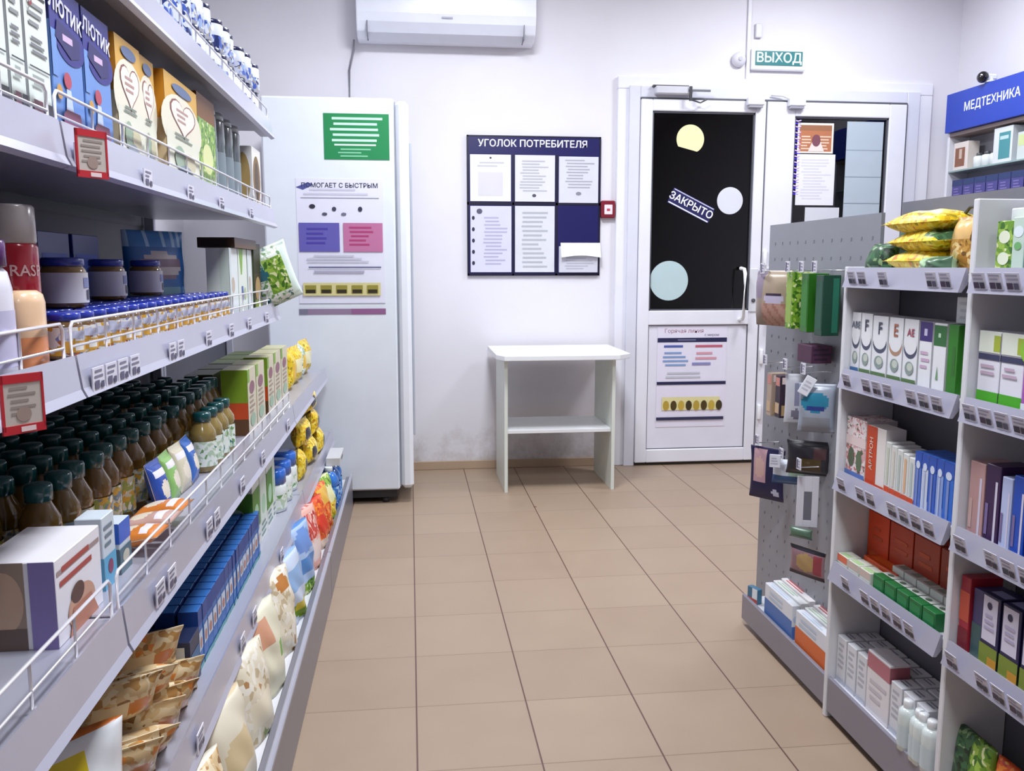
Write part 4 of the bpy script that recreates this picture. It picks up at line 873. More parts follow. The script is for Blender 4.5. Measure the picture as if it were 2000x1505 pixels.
# --- bottom shelf
ZF = .15
for i, (x, y) in enumerate(((-.365, 3.95), (-.365, 3.86), (-.365, 3.77), (-.455, 3.95), (-.455, 3.86), (-.455, 3.77))):
    if i == 0: wb = Proto(bottle('water_bottle', 'bottle', .043, .19, C('#2c74cc', .15, coat=.6), '#dfe6ec', P_BLU, 'juice', capr=.4, caph=.08), 'blue water bottles at the far end of the bottom shelf')
    wb.place((x, y, ZF), 'blue water bottle on the bottom shelf, %s row, %s from the fridge' % ('front' if i < 3 else 'back', ORD[i % 3]), L90)
o = carton('white_carton', .22, .06, .035, '#c9cacc', [('e', .5, .5, .2, .2, '#55555c')]); put_l(o, 'flat whitish carton lying on the far blue bottles', 'carton', -.314, 3.88, ZF+.191, .06)
B_IT = [
 (3.62, .16, .25, zones(P_GRN, ('r', .1, .1, .9, .4, P_YEL), ('e', .5, .6, .3, .2, '#e9e7b0')), 'green and yellow pouch next to the blue water bottles'),
 (3.44, .17, .26, zones(P_ORG, ('r', .1, .65, .9, .95, '#e9b84a')), 'bright orange pouch on the bottom shelf'),
 (3.26, .17, .25, zones(P_ORG, ('e', .5, .5, .3, .2, '#d83418'), ('r', 0, 0, 1, .2, '#dcc6b4')), 'orange and red pouch with pale foot on the bottom shelf'),
 (3.02, .21, .29, zones('#e9b3a4', ('r', .1, .5, .9, .9, P_RED), ('e', .5, .3, .3, .18, '#ead6d0')), 'rose and white pouch behind the clear blue bag'),
 (2.80, .20, .30, zones('#a9c2e6', ('e', .5, .78, .34, .18, '#6f96d8'), ('r', .2, .3, .8, .55, '#4a86c8'), ('r', 0, 0, 1, .18, P_GRN)), 'clear blue bag with green foot on the bottom shelf'),
 (2.57, .19, .27, zones('#c9d6ea', ('e', .5, .2, .3, .14, '#7a9a1e'), ('r', .3, .2, .7, .3, '#d9c23c'), ('r', .1, .5, .9, .8, '#8fb2dc')), 'pale blue bag with a small green and yellow figure'),
 (2.34, .20, .30, zones(P_CRM, ('e', .6, .85, .2, .1, '#c07a2c')), 'cream cereal bag with orange top spot on the bottom shelf'),
 (2.12, .20, .29, zones('#e6e2c8', ('e', .7, .45, .1, .1, '#6fae3a'), ('r', .1, .6, .5, .9, '#d9a080')), 'cream bag with a green spot beside the cereal bags'),
 (1.90, .20, .27, zones(P_CRM, ('r', .2, .2, .8, .5, '#efe6cc')), 'cream bag with light label in the middle of the bottom shelf'),
 (1.68, .20, .26, zones('#e4dcc6', ('e', .5, .5, .35, .2, '#d8c49a')), 'plain cream bag near the front of the bottom shelf'),
 (1.45, .20, .25, zones(P_TAN, ('r', .1, .3, .9, .6, '#f0ead6'), ('r', .4, .0, .7, .2, '#6fa83a')), 'tan bag with white label on the bottom shelf near the corner')]
for i, (y, wd, h, fn, lab) in enumerate(B_IT):
    o = pillow('food_bag', wd-.0, h*.73, .095, fn, 70+i, base=True, wr=.09); put(o, (-.382 if i > 2 else -.375, y, ZF), L90-.22+RNG.uniform(-.06, .06), 0); o.rotation_euler[0] = math.radians(RNG.uniform(-3, 1)); tag(o, lab, 'bag')
bg2 = Proto(tag(pillow('food_bag', .18, .19, .08, zones(P_CRM, ('r', .1, .5, .9, .8, '#e4dccb')), 90, base=True), 'x', 'bag'), 'cream bags in the second row of the bottom shelf')
for i in range(10): bg2.place((-.56, 1.5+.215*i, ZF), 'cream bag in the second row of the bottom shelf, %s from the near end' % ORD[i], L90)
yb = Proto(tag(pillow('yellow_bag', .17, .105, .07, zones(P_YEL, ('e', .4, .5, .2, .25, '#3a3a44'), ('r', .6, .2, .95, .8, '#f0e08a')), 95), 'x', 'bag'), 'yellow bags at the far end of the fifth shelf')
for i, (y, z, x) in enumerate(((3.36, 0, -.44), (3.60, 0, -.43), (3.84, 0, -.42), (3.48, .1, -.44), (3.74, .1, -.43), (3.70, .195, -.44))): yb.place((x, y, ZE+z), 'yellow bag at the far end of the fifth shelf, %s layer, %s' % ('bottom' if z == 0 else 'middle' if z < .15 else 'top', ('nearest the tubs', 'in the middle', 'nearest the fridge', 'above the tub end', 'above the fridge end', 'alone')[i]), L90+.12*(-1)**i)

# ============================================================ RIGHT SHELVES
XI = XF+.018
T1, T2, T3, T4 = TR
# top shelf of the far bay: bags
def bag_r(name, L_, H_, T_, fn, seed, loc, rot, lab, **k):
    o = pillow(name, L_, H_, T_, fn, seed, **k); o.location = loc; o.rotation_euler = rot; return tag(o, lab, 'bag')
bag_r('herb_bag', .20, 0.115, .054, zones(P_YEL, ('e', .3, .5, .18, .2, '#b89a1c')), 101, (1.113, 1.87, T1+.028), (math.radians(-89), 0, R90), 'yellow printed bag, lowest of three stacked on the white unit')
bag_r('herb_bag', .215, 0.115, .054, zones(P_YEL, ('r', .7, .1, 1, .9, P_DGR), ('r', .45, .6, .7, .9, '#efe48a')), 102, (1.113, 1.865, T1+.070), (math.radians(-88), 0, R90-.06), 'yellow bag with dark green end, middle of the stacked bags')
bag_r('herb_bag', .205, 0.115, .054, zones(P_YEL, ('r', .1, .8, .9, 1, '#efe8b0')), 103, (1.115, 1.875, T1+.112), (math.radians(-87), 0, R90+.05), 'bright yellow bag, topmost of the stack on the white unit')
bag_r('herb_bag', .10, .075, .05, zones(P_DGR), 104, (1.135, 2.03, T1+.0), (math.radians(-20), 0, R90+.1), 'dark green bag on the top shelf beside the peg panel')
bag_r('herb_bag', .09, .11, .035, zones(P_DGR, ('r', .3, .5, .7, .9, '#24402c')), 105, (1.205, 2.03, T1+.0), (math.radians(-4), math.radians(8), R90), 'dark green bag leaning behind the stacked yellow bags')
bag_r('herb_bag', .10, .035, .06, zones('#a9c8a0', ('r', .5, 0, 1, 1, '#4f6f54')), 106, (1.125, 1.765, T1+.002), (0, 0, R90), 'small pale green bag under the gold bag on top shelf')
bag_r('herb_bag', .085, .12, .05, zones(P_GLD, ('r', .1, .6, .9, .9, '#d8b070')), 107, (1.165, 1.735, T1), (math.radians(-4), 0, R90), 'gold brown upright bag at the end of the top shelf')
t = thing('basket_handle', 'dark bent wire handle above the gold brown bag', 'handle', (1.2, 1.76, T1))
b = MB(); b.tube([(0, .07, .02), (0, .06, .11), (.0, .02, .142), (0, -.06, .145)], .004, C('#55565c', .35, .6)); b.build('wire', t)
# second shelf: letter cartons
def letters(y1, y0, txt, tc, kind, lab, h=.152):
    wd = y1-y0-.003
    fr = [('r', 0, 0, 1, 1, '#e6e7ea')]
    if kind == 'ring':
        fr += [('e', .5, .57, .47, .15, '#4a4f68' if tc != '#a8664a' else '#b08a70'), ('e', .5, .63, .44, .15, '#e6e7ea'), ('t', txt, .5, .80, .040 if len(txt) < 2 else .024, tc, .04), ('e', .5, .28, .3, .1, '#8b9a94'), ('e', .55, .30, .2, .06, '#c6cdbf'), ('r', 0, 0, 1, .12, '#58774a' if 'green' in lab else '#3c6a9c')]
    if kind == 'vio': fr += [('r', .0, .72, 1, 1, '#3c2870'), ('r', .35, .8, .6, .9, '#c9c2e0'), ('l', .1, .3, .9, .6, 3, '#c9a9c4')]
    if kind == 'grn': fr += [('r', .0, .68, 1, .97, '#2c6a34'), ('r', .35, .8, .55, .86, '#bcd8bc'), ('p', [(.3, .2), (.4, .4), (.5, .2)], '#6f9a6a')]
    if kind == 'dgr': fr = [('r', 0, 0, 1, 1, '#2b7a1c'), ('r', .5, .3, .8, .7, '#2f6a24')]
    o = carton('vitamin_carton', wd, .06, h, '#dfe0e4' if kind != 'dgr' else '#2f7a22', fr, (), fr[1:3] if kind == 'dgr' else [('r', 0, 0, 1, 1, '#d4d6d8')]); put_r(o, lab, 'carton', XI, (y0+y1)/2, T2, .06)
letters(2.083, 2.040, 'ABE', '#6a6f80', 'ring', 'white carton with small letters and a blue foot, by the peg panel', .155)
letters(2.038, 1.985, 'F', '#4a4c60', 'ring', 'white green footed carton with letter F, nearer the peg panel', .155)
letters(1.983, 1.915, 'F', '#4a4c60', 'ring', 'white green footed carton with letter F, nearer the letter E cartons', .152)
letters(1.911, 1.851, 'E', '#a8664a', 'ring', 'white green footed carton with a brown letter E')
letters(1.849, 1.791, 'AE', '#a84a5e', 'ring', 'white green footed carton with reddish letters AE')
letters(1.787, 1.739, '', '', 'vio', 'white carton with a violet top block', .15)
letters(1.735, 1.689, '', '', 'grn', 'white carton with a green top block and small tree', .15)
letters(1.685, 1.650, '', '', 'dgr', 'plain bright green carton at the end of the letter cartons', .15)
o = carton('plastic_box', .05, .05, .055, C('#d9dde0', .3), [('l', .2, .1, .8, .9, 3, '#c2c8cc')]); put_r(o, 'small white box squeezed above the green carton', 'box', XI+.02, 1.67, T2+.151, .05)
for i in range(6):
    o = carton('vitamin_carton', .06, .045, .145, '#d2d3d8', [('r', 0, .7, 1, 1, '#b9bac4')]); put_r(o, 'white carton in the second row behind letter cartons, %s from the peg panel' % ORD[i], 'carton', XI+.062, 2.04-.068*i, T2, .045, 'white cartons behind the letter cartons')
# third shelf
o = carton('herbal_tea_box', .095, .08, .155, P_WPK, [('r', 0, .55, 1, .7, '#e4cfcd'), ('e', .3, .35, .16, .16, '#55624a'), ('e', .7, .32, .14, .18, '#5a6f50'), ('r', 0, 0, 1, .12, '#5a78b8')], (), [('r', 0, 0, 1, 1, '#d6cfd0')]); put_r(o, 'white and pink tea box by the peg panel, third shelf', 'box', XI, 2.035, T3, .08)
o = carton('medicine_carton', .085, .05, .150, '#e9e1dc', [('r', .0, 0, .55, 1, '#c9451c'), ('t', 'АРТРОН', .28, .55, .02, '#f0d6c8', .02, PI/2), ('r', 0, 0, 1, .08, '#c9451c')], (), [('r', 0, 0, 1, 1, '#dcd8d8')]); put_r(o, 'tall carton with orange red side strip on the third shelf', 'carton', XI, 1.94, T3, .05)
for i in range(5):
    h = .125-.004*i
    o = carton('medicine_carton', .022, .06, h, '#dfe0dc', [('r', 0, 0, 1, .16, '#d2502a'), ('r', .3, .2, .7, .9, ['#c9cdb8', '#d8d2c4', '#b9c4bc', '#e0b48c', '#b9c8c4'][i])], (), [('r', 0, 0, 1, .14, '#d2502a')]); put_r(o, 'slim white carton with orange foot, %s from the orange red strip' % ORD[i], 'carton', XI, 1.885-.0245*i, T3, .06, 'slim orange footed cartons on the third shelf')
for i in range(5):
    wd = (.024, .024, .026, .024, .034)[i]; y = (1.762, 1.736, 1.709, 1.682, 1.651)[i]
    c = ('#5a78c8', '#cfd6e8', '#3c62c0', '#8fa6dc', '#2f6ccc')[i]
    o = carton('medicine_carton', wd, .07, .128, c, [('r', 0, .75, 1, 1, '#2f57b8'), ('e', .5, .78, .3, .07, '#d6e0f4'), ('r', .35, .05, .6, .7, '#b9c6e6' if i % 2 else '#7f92cc')], (), [('r', 0, .2, 1, 1, '#3a6cc8')], [('r', 0, 0, 1, 1, '#3f6fd0')]); put_r(o, 'slim blue carton on the third shelf, %s from the orange footed ones' % ORD[i], 'carton', XI, y, T3, .07, 'slim blue cartons on the third shelf')
# fourth shelf
for i, (y, wd, c) in enumerate(((2.03, .10, '#d8420f'), (1.925, .10, '#b8330e'), (1.82, .10, '#a42c0e'), (1.715, .10, '#8f2610'))):  # orange deepens to dark red along the row: shading painted into the carton colours
    o = carton('orange_carton', wd, .05, .15, C(c, .4), [('r', .1, .1, .9, .3, '#e0642a'), ('l', .2, .5, .8, .8, 2, '#c2441c')], (), [('r', 0, 0, 1, 1, '#b93a10')]); put_r(o, 'orange carton at the back of the fourth shelf, %s from the peg panel' % ORD[i], 'carton', XB-.056, y, T4, .05, 'orange cartons at the back of the fourth shelf')
o = carton('orange_carton', .15, .05, .045, '#d9501a', [('r', .1, .2, .5, .8, '#e8b090')], (), (), [('r', .1, .2, .9, .8, '#f0722c')]); put_r(o, 'flat orange pack lying before the orange cartons', 'carton', XI+.035, 1.955, T4, .05)
for i in range(3):
    o = carton('ointment_carton', .05, .04, .036, '#d9ddd0', [('r', .0, .5, 1, 1, '#c9b4a8' if i else '#d86a4a')], (), (), [('r', .1, .1, .9, .5, '#a9c490')]); put_r(o, 'small white green topped carton lying at the shelf front, %s from the peg panel' % ORD[i], 'carton', XI-.006, 2.055-.056*i, T4, .034, 'small cartons at the front of the fourth shelf')
for i in range(5):
    o = carton('ointment_carton', .048, .045, .042, '#156a34', [('r', .1, .2, .9, .8, '#1f7c40')], (), (), [('r', 0, .5, 1, 1, '#dfe4de'), ('e', .5, .7, .2, .15, '#5a6f5a')]); put_r(o, 'dark green carton lying in a row, %s from the white topped ones' % ORD[i], 'carton', XI-.006, 1.885-.0515*i, T4, .045, 'dark green cartons lying on the fourth shelf')
    o = carton('ointment_carton', .048, .04, .06, '#cfd2cc', (), (), (), [('r', .2, .2, .8, .8, '#8a9a8a')]); put_r(o, 'whitish carton behind the dark green cartons, %s from the peg panel' % ORD[i], 'carton', XI+.042, 1.885-.0515*i, T4, .04, 'whitish cartons behind the dark green ones')
# base of the far bay
ws = Proto(tag(carton('white_medicine_carton', .044, .05, .125, '#dcdde2', [('l', .15, .3, .85, .9, 5, '#b4b6c2'), ('r', 0, 0, 1, .1, '#c2c6d2')], (), [('l', .1, .2, .9, .9, 4, '#c0c2cc')], [('l', .1, .3, .9, .7, 2, '#8a8c9c')]), 'x', 'carton'), 'white cartons on the bottom shelf of the white unit')
k = 0
for rr, xx in enumerate((XI+.03, XI+.088)):
    for i in range(8):
        if rr == 0 and i in (3, 4): continue
        ws.place((xx, 2.06-.052*i, .11), 'white carton at the bottom of the white unit, %s row, %s from the peg panel' % (('front', 'back')[rr], ORD[i]), R90)
o = carton('pink_carton', .10, .05, .155, '#e4dfe2', [('r', 0, .72, 1, .97, '#b8707c'), ('l', .1, .2, .9, .6, 3, '#c9c2ca')], (), [('r', 0, .72, 1, .97, '#a8606c')], [('r', 0, .2, 1, .5, '#e9e6ea')]); put_r(o, 'white carton with rose top band among the white bottom cartons', 'carton', XI+.004, 1.878, .11, .05)
sy = Proto(bottle('syrup_bottle', 'bottle', .021, .12, C('#d3dcda', .2, coat=.5), '#e6e8ea', C('#c6d2d6'), 'x', capr=.5, caph=.16), 'small pale bottles on the bottom shelf')
for i in range(4): sy.place((XI+.0, 1.68-.047*i if i < 1 else 1.785-.0455*i, .11), 'small pale bottle on the bottom shelf, %s one after the rose banded carton' % ORD[i], R90)
# near bay
o = carton('display_tray', .30, .10, .125, C('#dfe3e6', .3), [('r', 0, 0, 1, .08, '#c9cfd4')], (), [('r', 0, 0, 1, 1, '#e2e4e8')], ch=.002); put_r(o, 'white display tray behind the teal packs on the near top shelf', 'tray', XI+.045, 1.42, T1, .08)
o = carton('toothpaste_pack', .045, .04, .10, P_GRN, [('e', .5, .7, .35, .12, '#e6ecd2'), ('e', .5, .3, .35, .12, '#e6ecd2')]); put_r(o, 'green and white pack next to teal packs, near top shelf', 'pack', XI, 1.535, T1, .04)
for i, (y, c) in enumerate(((1.497, '#c2d6c8'), (1.462, '#2a8fb0'), (1.427, '#58b6d6'))):
    o = carton('toothpaste_pack', .032, .04, .105, c, [('e', .5, .75, .4, .1, '#e0ecf0'), ('e', .5, .5, .3, .07, '#6fae6a' if not i else '#2a7fa8')]); put_r(o, ('pale green spotted pack on the near top shelf', 'teal pack on the near top shelf', 'sky blue pack on the near top shelf')[i], 'pack', XI, y, T1, .04)
for i, y in enumerate((1.553, 1.487)):
    o = carton('gel_carton', .062, .05, .145, '#e6e5ee', [('r', 0, 0, 1, .2, '#46a81c'), ('r', 0, .62, 1, .70, '#3a3c5c'), ('r', 0, .72, 1, 1, '#e2e8d8'), ('r', .7, .74, 1, .95, '#a9b83a'), ('l', .1, .4, .9, .58, 2, '#c2a9bc')], (), [('r', 0, 0, 1, .2, '#3c8f1a'), ('r', 0, .62, 1, .7, '#30324e')]); put_r(o, ('white green banded carton touching the upright of the near unit', 'white green banded carton beside the pink and green pack')[i], 'carton', XI, y, T2, .05)
o = carton('gel_carton', .06, .05, .14, '#a85ab0', [('e', .3, .85, .5, .2, '#8fc43a'), ('r', 0, 0, 1, .15, '#dfe0e6')]); put_r(o, 'pink violet pack with green top at the picture edge', 'pack', XI-.002, 1.424, T2, .05)
NB_ = [(1.562, .045, '#c49a98', .15, 'rose beige carton beside the upright, near unit third shelf'), (1.515, .042, '#3a1f4c', .155, 'dark violet carton between the rose and blue ones'), (1.475, .028, '#b9c4e8', .14, 'pale slim carton before the blue ones at the picture edge'), (1.44, .034, '#1f4cb4', .15, 'strong blue carton cut by the picture edge, third shelf'), (1.40, .034, '#2f62c8', .15, 'second strong blue carton beyond the picture edge')]
for (y, wd, c, h, lab) in NB_:
    o = carton('medicine_carton', wd, .07, h, c, [('r', .7, 0, .85, .8, '#d6cfe2'), ('r', .1, .1, .3, .5, '#7a6a9a' if c != '#c49a98' else '#d0b0a8')]); put_r(o, lab, 'carton', XI, y, T3, .07)
o = carton('drink_carton', .03, .07, .155, '#a8283a', [('r', 0, .4, 1, .8, '#c8543c'), ('r', 0, 0, 1, .3, '#7c1c2c')]); put_r(o, 'red carton beside the upright on the near fourth shelf', 'carton', XI, 1.572, T4, .07)
o = carton('drink_carton', .03, .06, .14, '#3f3a6a', [('r', 0, 0, 1, .5, '#3a5a5c')]); put_r(o, 'violet green carton between the red and the navy cartons', 'carton', XI+.005, 1.538, T4, .06)
for i, y in enumerate((1.493, 1.435, 1.377)):
    o = carton('syrup_carton', .052, .06, .145, '#1c1a48', [('r', .08, .35, .88, .97, '#d4cfe0'), ('r', 0, 0, 1, .3, '#7a8a2c'), ('r', .5, 0, 1, .15, '#c8902a'), ('e', .45, .85, .13, .05, '#26264a'), ('l', .2, .5, .8, .75, 3, '#b2aac8')], (), [('r', 0, 0, 1, .25, '#2c3a1c')], [('r', .1, .2, .9, .6, '#8a8ab4')]); put_r(o, ('navy carton with white face on the near fourth shelf, beside the violet one', 'navy carton with white face, cut by the picture edge', 'navy carton with white face past the picture edge')[i], 'carton', XI, y, T4, .06)
for i, (y, c, z, lab) in enumerate(((1.60, P_DGR, .11, 'dark green bag standing by the upright, near bottom shelf'), (1.52, P_GRN, .11, 'yellow green bag on the near bottom shelf'), (1.44, P_ORG, .11, 'orange bag on the near bottom shelf'), (1.36, P_GRN, .11, 'green bag beyond the orange one, near bottom shelf'))):
    if i == 0: y = 1.565
    o = pillow('tea_bag_pack', .075, .14, .05, zones(c), 130+i, base=True); put(o, (XI+.03, y, z), R90); tag(o, lab, 'bag')
for i in range(2):
    o = carton('orange_box', .07, .05, .07, '#d98a1e', [('r', .1, .2, .9, .8, '#e8b040')], (), (), [('r', .1, .1, .9, .9, '#c86a1a')]); put_r(o, ('orange yellow box in front of the bags, near bottom shelf', 'orange yellow box beyond the first one at the picture edge')[i], 'box', XI-.006, 1.50-.08*i, .11, .05) if False else bpy.data.objects.remove(o)
# --- things on the peg panel
for (y, z, ln, lb) in ((2.62, 1.185, .09, 'above the brown beige pack'), (2.45, 1.19, .085, 'above the light green pack'), (2.36, 1.19, .085, 'above the leaf green pack'), (2.28, 1.19, .085, 'above the bottle green pack'), (2.62, .90, .07, 'above the striped brown blister'),
                       (2.45, .905, .08, 'above the white blister card'), (2.33, .905, .08, 'above the teal blister pack'), (2.66, .635, .07, 'above the navy pink pack'), (2.45, .635, .08, 'above the white and blue small pack'), (2.33, .63, .08, 'above the slotted white card')): hook(y, z, lb, ln)
XP = XB-.05
def zbrown(u, v):
    if ((u-.6)/.28)**2+((v-.5)/.1)**2 < 1: return '#bdb4cc' if v < .55 else '#3a2c44'
    if u < .3: return '#8a7c8e' if v > .5 else '#9a8a80'
    if v < .42: return '#b48c7e' if (u*9+v*7) % 2 > .6 else '#a47468'
    return '#a4937f'
o = pillow('hanging_pack', .155, .17, .05, zbrown, 140, nu=20, neck=lambda v: 1-.25*max(0, abs(v-.5)-.3)*2.2); put(o, (XP-.062, 2.60, 1.018), -1.15); tag(o, 'brown beige hanging pack with lilac oval, upper hook of peg panel', 'pack')
for i, (y, c, lab) in enumerate(((2.455, P_GRN, 'light green hanging pack seen on its edge'), (2.365, C('#2c6a1c', .35), 'dark leaf green hanging pack between two others'), (2.285, C('#0f3f2c', .35), 'deep bottle green hanging pack next to the letter cartons'))):
    o = carton('hanging_carton', .045, .07-.01*i, .165, c, [('r', .1, .1, .9, .9, ('#8fae4a', '#2f7a24', '#14503a')[i])], (), [('r', .55, .05, .9, .95, ('#a9c46a', '#3f8a34', '#1f6a52')[i])]); put(o, (XP-.045, y, 1.02-.004*i), R90); tag(o, lab, 'pack', 'green packs hanging on the peg panel')
HG = [(2.60, .735, .05, .135, C('#b09a8a'), 'striped brown blister pack on the middle hooks, furthest one'), (2.535, .74, .05, .13, C('#3a2c3a'), 'dark narrow blister pack on the middle hooks')]
for (y, z, wd, h, m, lab) in HG:
    o = carton('blister_pack', .035, .055, h, m, [('r', .1, .75, .9, .95, '#c9857c'), ('r', .1, .1, .9, .35, '#c4a888')], (), [('r', .1, .8, .3, .96, '#e9d6d0'), ('r', .45, .8, .65, .96, '#c8554c'), ('r', .1, .05, .9, .3, '#b89a70')]); put(o, (XP-.04, y, z), R90); tag(o, lab, 'blister pack')
o = pillow('blister_pack', .07, .15, .02, zones('#cdced6', ('r', .4, .35, .6, .8, '#8a8ca4'), ('e', .5, .2, .25, .1, '#7c7a8c')), 151); put(o, (XP-.045, 2.45, .735), -.35); tag(o, 'white blister card with slim grey tool, middle hooks', 'blister pack')
o = pillow('blister_pack', .10, .14, .035, zones('#9aa2b0', ('e', .45, .62, .4, .2, '#2a7f9c'), ('r', .2, .45, .7, .55, '#2c3c80'), ('r', .1, .0, .9, .3, '#8c8f98')), 152); put(o, (XP-.05, 2.31, .735), -.5); tag(o, 'grey blister pack with teal round item, middle hooks', 'blister pack')
o = carton('white_tag', .03, .004, .055, '#e6e6ee', [('l', .1, .2, .9, .8, 3, '#c2c2ce')]); put(o, (XP-.095, 2.31, .845), -.5); o.rotation_euler = (0, math.radians(28), -.5); tag(o, 'white slanted price tag in front of the teal blister pack', 'tag')
o = carton('purse_pack', .09, .06, .05, C('#4a2440', .5), (), (), [('l', .05, .1, .95, .9, 3, '#2c1630')]); put(o, (XP-.04, 2.36, .93), R90); tag(o, 'dark plum striped pack above the blister packs', 'pack')
o = pillow('dark_pouch', .13, .10, .04, zones('#26242a', ('r', .3, .1, .8, .5, '#4a3a1c'), ('r', .6, .5, .9, .8, '#4c3034')), 153); put(o, (XP-.04, 2.36, .60), -.6); tag(o, 'dark pouch hanging below the blister packs', 'pouch')
o = pillow('hanging_pack', .125, .17, .02, zones('#1f1d44', ('r', .12, .3, .5, .95, '#b9939c'), ('e', .3, .6, .16, .2, '#c8a49a'), ('e', .78, .14, .09, .07, '#b9b9cc')), 154); put(o, (XP-.05, 2.63, .455), -.95); tag(o, 'navy pack with pink figure on the lowest hooks', 'pack')
o = pillow('hanging_pack', .10, .075, .03, zones('#cfd4e0', ('r', 0, 0, 1, .35, '#2f5584'), ('r', .5, .35, 1, .6, '#a9c4b0')), 155); put(o, (XP-.05, 2.47, .545), -.55); tag(o, 'white and blue small pack on the lowest hooks', 'pack')
o = carton('white_tag', .032, .004, .04, '#dcdce6', [('l', .1, .2, .9, .8, 3, '#b2b2c2')]); put(o, (XP-.10, 2.46, .60), -.5); tag(o, 'white price tag in front of the white and blue pack', 'tag')
t = thing('blister_card', 'white blister card with tall slot on the lowest hooks', 'blister pack', (XP-.05, 2.34, .45), -.35)
b = MB()
for q in ((-.03, -.01, 0, .15), (.012, .03, 0, .15), (-.01, .012, 0, .02), (-.01, .012, .105, .15)): b.box(q[0], q[1], -.003, .003, q[2], q[3], '#d3d0d8', .0008)
b.build('card', t); b = MB(); b.box(-.0098, .0118, -.002, .002, .02, .105, '#6a6a74'); b.build('slot_window', t)
o = pillow('hanging_pack', .12, .085, .02, zones('#8a6a72', ('r', 0, .85, 1, 1, '#1c1a22'), ('r', 0, 0, 1, .12, '#2c1f30'), ('e', .5, .5, .3, .3, '#a88a5c'), ('r', .7, .2, .95, .8, '#8f3c44')), 156); put(o, (XP-.075, 2.27, .325), -1.1); tag(o, 'mauve picture pack low on the peg panel by the shelf end', 'pack')
o = pillow('hanging_pack', .07, .03, .02, zones('#55705c'), 157); put(o, (XP-.07, 2.33, .42), -.9); tag(o, 'small green pack directly below the slotted card', 'pack')
# cartons in the tray
cols = [('#d9dce2', '#d4682c', '#b9c8dc'), ('#dfe0e0', '#d9622a', '#a9c0a4'), ('#e4dfe0', '#b9c49a', '#c85a5a'), ('#e0e0e6', '#d8d6dc', '#4a6a3a'), ('#e2e0e8', '#2c1f5c', '#d8a0a0')]
for g_ in range(2):
    for i, (c, s1, s2) in enumerate(cols):
        if g_ and i == 0: s1 = '#4a6fb0'
        if g_ and i == 4: continue
        o = carton('sticking_plaster_carton', .20, .024, .105+.006*i, c, [('r', 0, 0, 1, .55, s1 if i < 2 else '#d0d0d6'), ('l', .1, .6, .9, .9, 2, s2)], (), [('r', 0, 0, 1, .38, s1), ('e', .5, .6, .35, .1, s2)], [('l', .05, .1, .95, .9, 2, s2)])
        put(o, (XF+.036+.0262*i-.012*0, 2.235+.225*g_, .096), R90); tag(o, 'long thin carton in the low tray, %s from the aisle, %s group' % (ORD[i], ('near', 'far')[g_]), 'carton', 'long thin cartons in the low tray')
o = carton('small_pack', .05, .02, .05, '#3f6f8c', [('r', 0, 0, 1, .3, '#c8605a'), ('r', .5, .3, 1, 1, '#e0e6ea')]); put(o, (XF+.032, 2.66, .096), R90+.3); tag(o, 'small blue white pack at the far corner of the low tray', 'pack')

# ============================================================ wall cabinet with medical devices
t = thing('display_cabinet', 'tall display cabinet with blue header lettered in white Cyrillic', 'cabinet', (3.15, 3.85, 0)); CAB = t
WC = C('#dfdfe8', .35); CL = 1.08
b = MB(); b.box(.13, .15, 0, CL, .0, 2.19, C('#9c9ca6', .4)); b.box(0, .13, CL-.02, CL, 0, 1.97, WC, .002); b.box(0, .13, 0, .02, 0, 1.97, WC, .002); b.box(0, .13, .02, CL-.02, 1.95, 1.97, C('#8a7a76', .5)); b.box(0, .13, .02, CL-.02, 0, .9, WC, .002); b.build('carcass', t)
b = MB(); b.box(-.02, .129, 0, CL+.0, 1.972, 2.19, C('#2140b0', .35), .002); art(b, (-.0202, CL, 1.972), (0, -1, 0), (0, 0, 1), (-1, 0, 0), CL, .218, [('t', 'МЕДТЕХНИКА', .37, .55, .066, '#e8ecff', .03)]); b.build('header_panel', t)
for z in (1.21, 1.49, 1.745):
    b = MB(); b.box(.005, .125, .021, CL-.021, z, z+.008, C('#9fb8b8', .15, alpha=.8)); b.build('glass_shelf', t)
xc = 3.155
def cabitem(o, lab, y, z, cat='carton', group=None): put(o, (xc+.04, y, z+.0085), R90); return tag(o, lab, cat, group)
o = carton('device_carton', .13, .07, .155, '#ddd3cc', [('r', .12, .12, .8, .8, '#8a5a44'), ('r', .4, .4, .6, .75, '#c9b4a4')]); cabitem(o, 'white carton with brown picture on the cabinet top shelf', 4.81, 1.745)
o = carton('device_carton', .15, .07, .185, '#d8dee4', [('r', .3, .1, .9, .85, '#4a9098'), ('r', .35, .65, .8, .75, '#b9d6da')]); cabitem(o, 'white carton with teal picture on the cabinet top shelf', 4.45, 1.745)
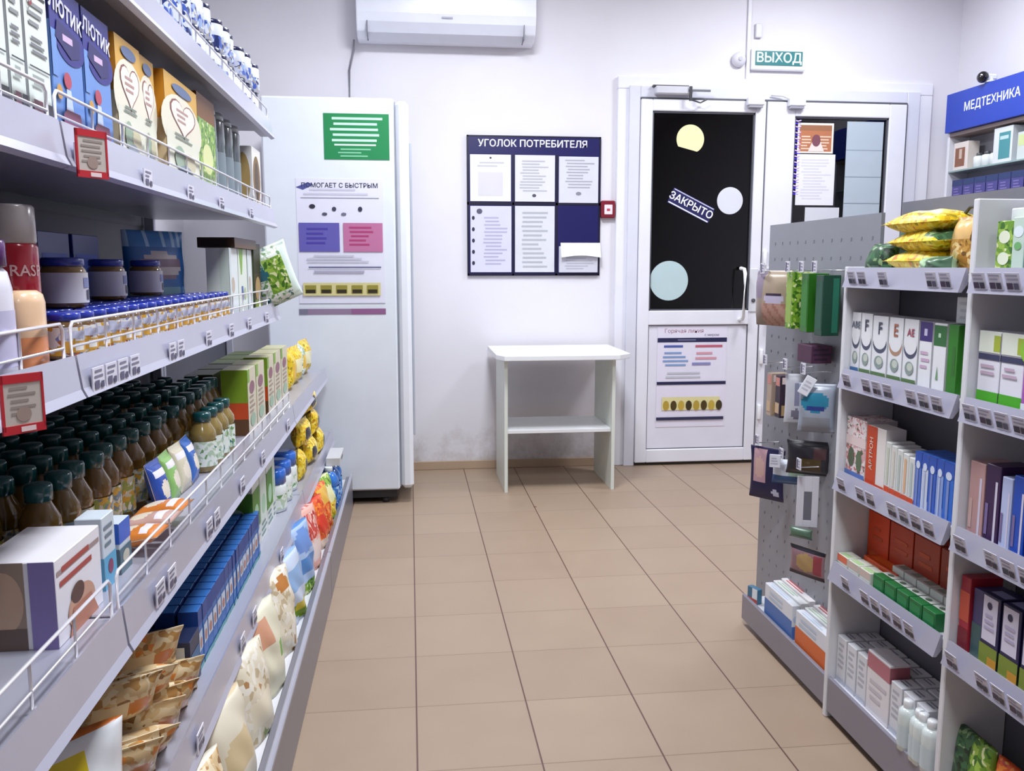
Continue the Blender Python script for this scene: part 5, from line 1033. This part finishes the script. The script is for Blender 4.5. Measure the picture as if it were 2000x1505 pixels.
o = carton('device_carton', .08, .06, .14, '#c9d2d0', [('r', .1, .5, .9, .9, '#c9d69a')]); cabitem(o, 'pale carton past the teal picture carton at cabinet edge', 4.30, 1.745)
vb = Proto(bottle('white_jar', 'bottle', .03, .08, C('#dfe4e4', .25, coat=.3), '#4a4c50', None, 'x', capr=.5, caph=.2), 'small white bottles on the cabinet top shelf')
for i in range(3): vb.place((xc+.04, 4.69-.07*i, 1.7535), 'small white bottle on the cabinet top shelf, %s from the brown picture carton' % ORD[i], 0)
bc = Proto(tag(carton('violet_carton', .095, .06, .20, '#4a4688', [('r', 0, .82, 1, 1, '#2c3c6a'), ('l', .15, .55, .85, .78, 3, '#7a70b0'), ('e', .5, .26, .34, .2, '#cfc8dc'), ('e', .4, .34, .07, .05, '#5a5480'), ('e', .62, .34, .07, .05, '#5a5480'), ('e', .5, .2, .16, .07, '#a89cc4')], (), [('r', 0, 0, 1, .8, '#38346e')]), 'x', 'carton'), 'violet cartons on the middle cabinet shelf')
for i in range(8): bc.place((xc+.04, 4.83-.102*i, 1.4985), 'violet carton with pale round print in the cabinet, %s from the back wall' % ORD[i], R90)
for i in range(8):
    o = carton('grey_violet_carton', .11, .06, .15, '#8c8a9c', [('l', .1, .2, .9, .9, 4, '#b9b8c6')]); cabitem(o, 'grey violet carton on the lower cabinet shelf, %s from the back wall' % ORD[i], 4.83-.118*i, 1.21, 'carton', 'grey violet cartons on the lower cabinet shelf')
# camera on top of the cabinet
t = thing('security_camera', 'small white dome camera with a black lens above the blue header', 'camera', (3.12, 4.60, 2.192))
b = MB(); b.lathe([(.03, 0), (.03, .008), (.012, .012), (.012, .03)], C('#d9dce6', .35), 16, Matrix.Translation((.035, -.02, 0))); b.box(.0, .07, -.03, .01, .012, .045, C('#dfe2ec', .3), .008); b.build('mount', t)
b = MB(); X = Matrix.Translation((.0, 0, .03)) @ Matrix.Rotation(PI*.5, 4, 'X') @ Matrix.Rotation(-.5, 4, 'Y'); b.lathe([(.026, -.02), (.03, 0), (.028, .025), (.02, .034), (.001, .037)], C('#151118', .15, coat=.6), 18, X); b.build('lens', t)
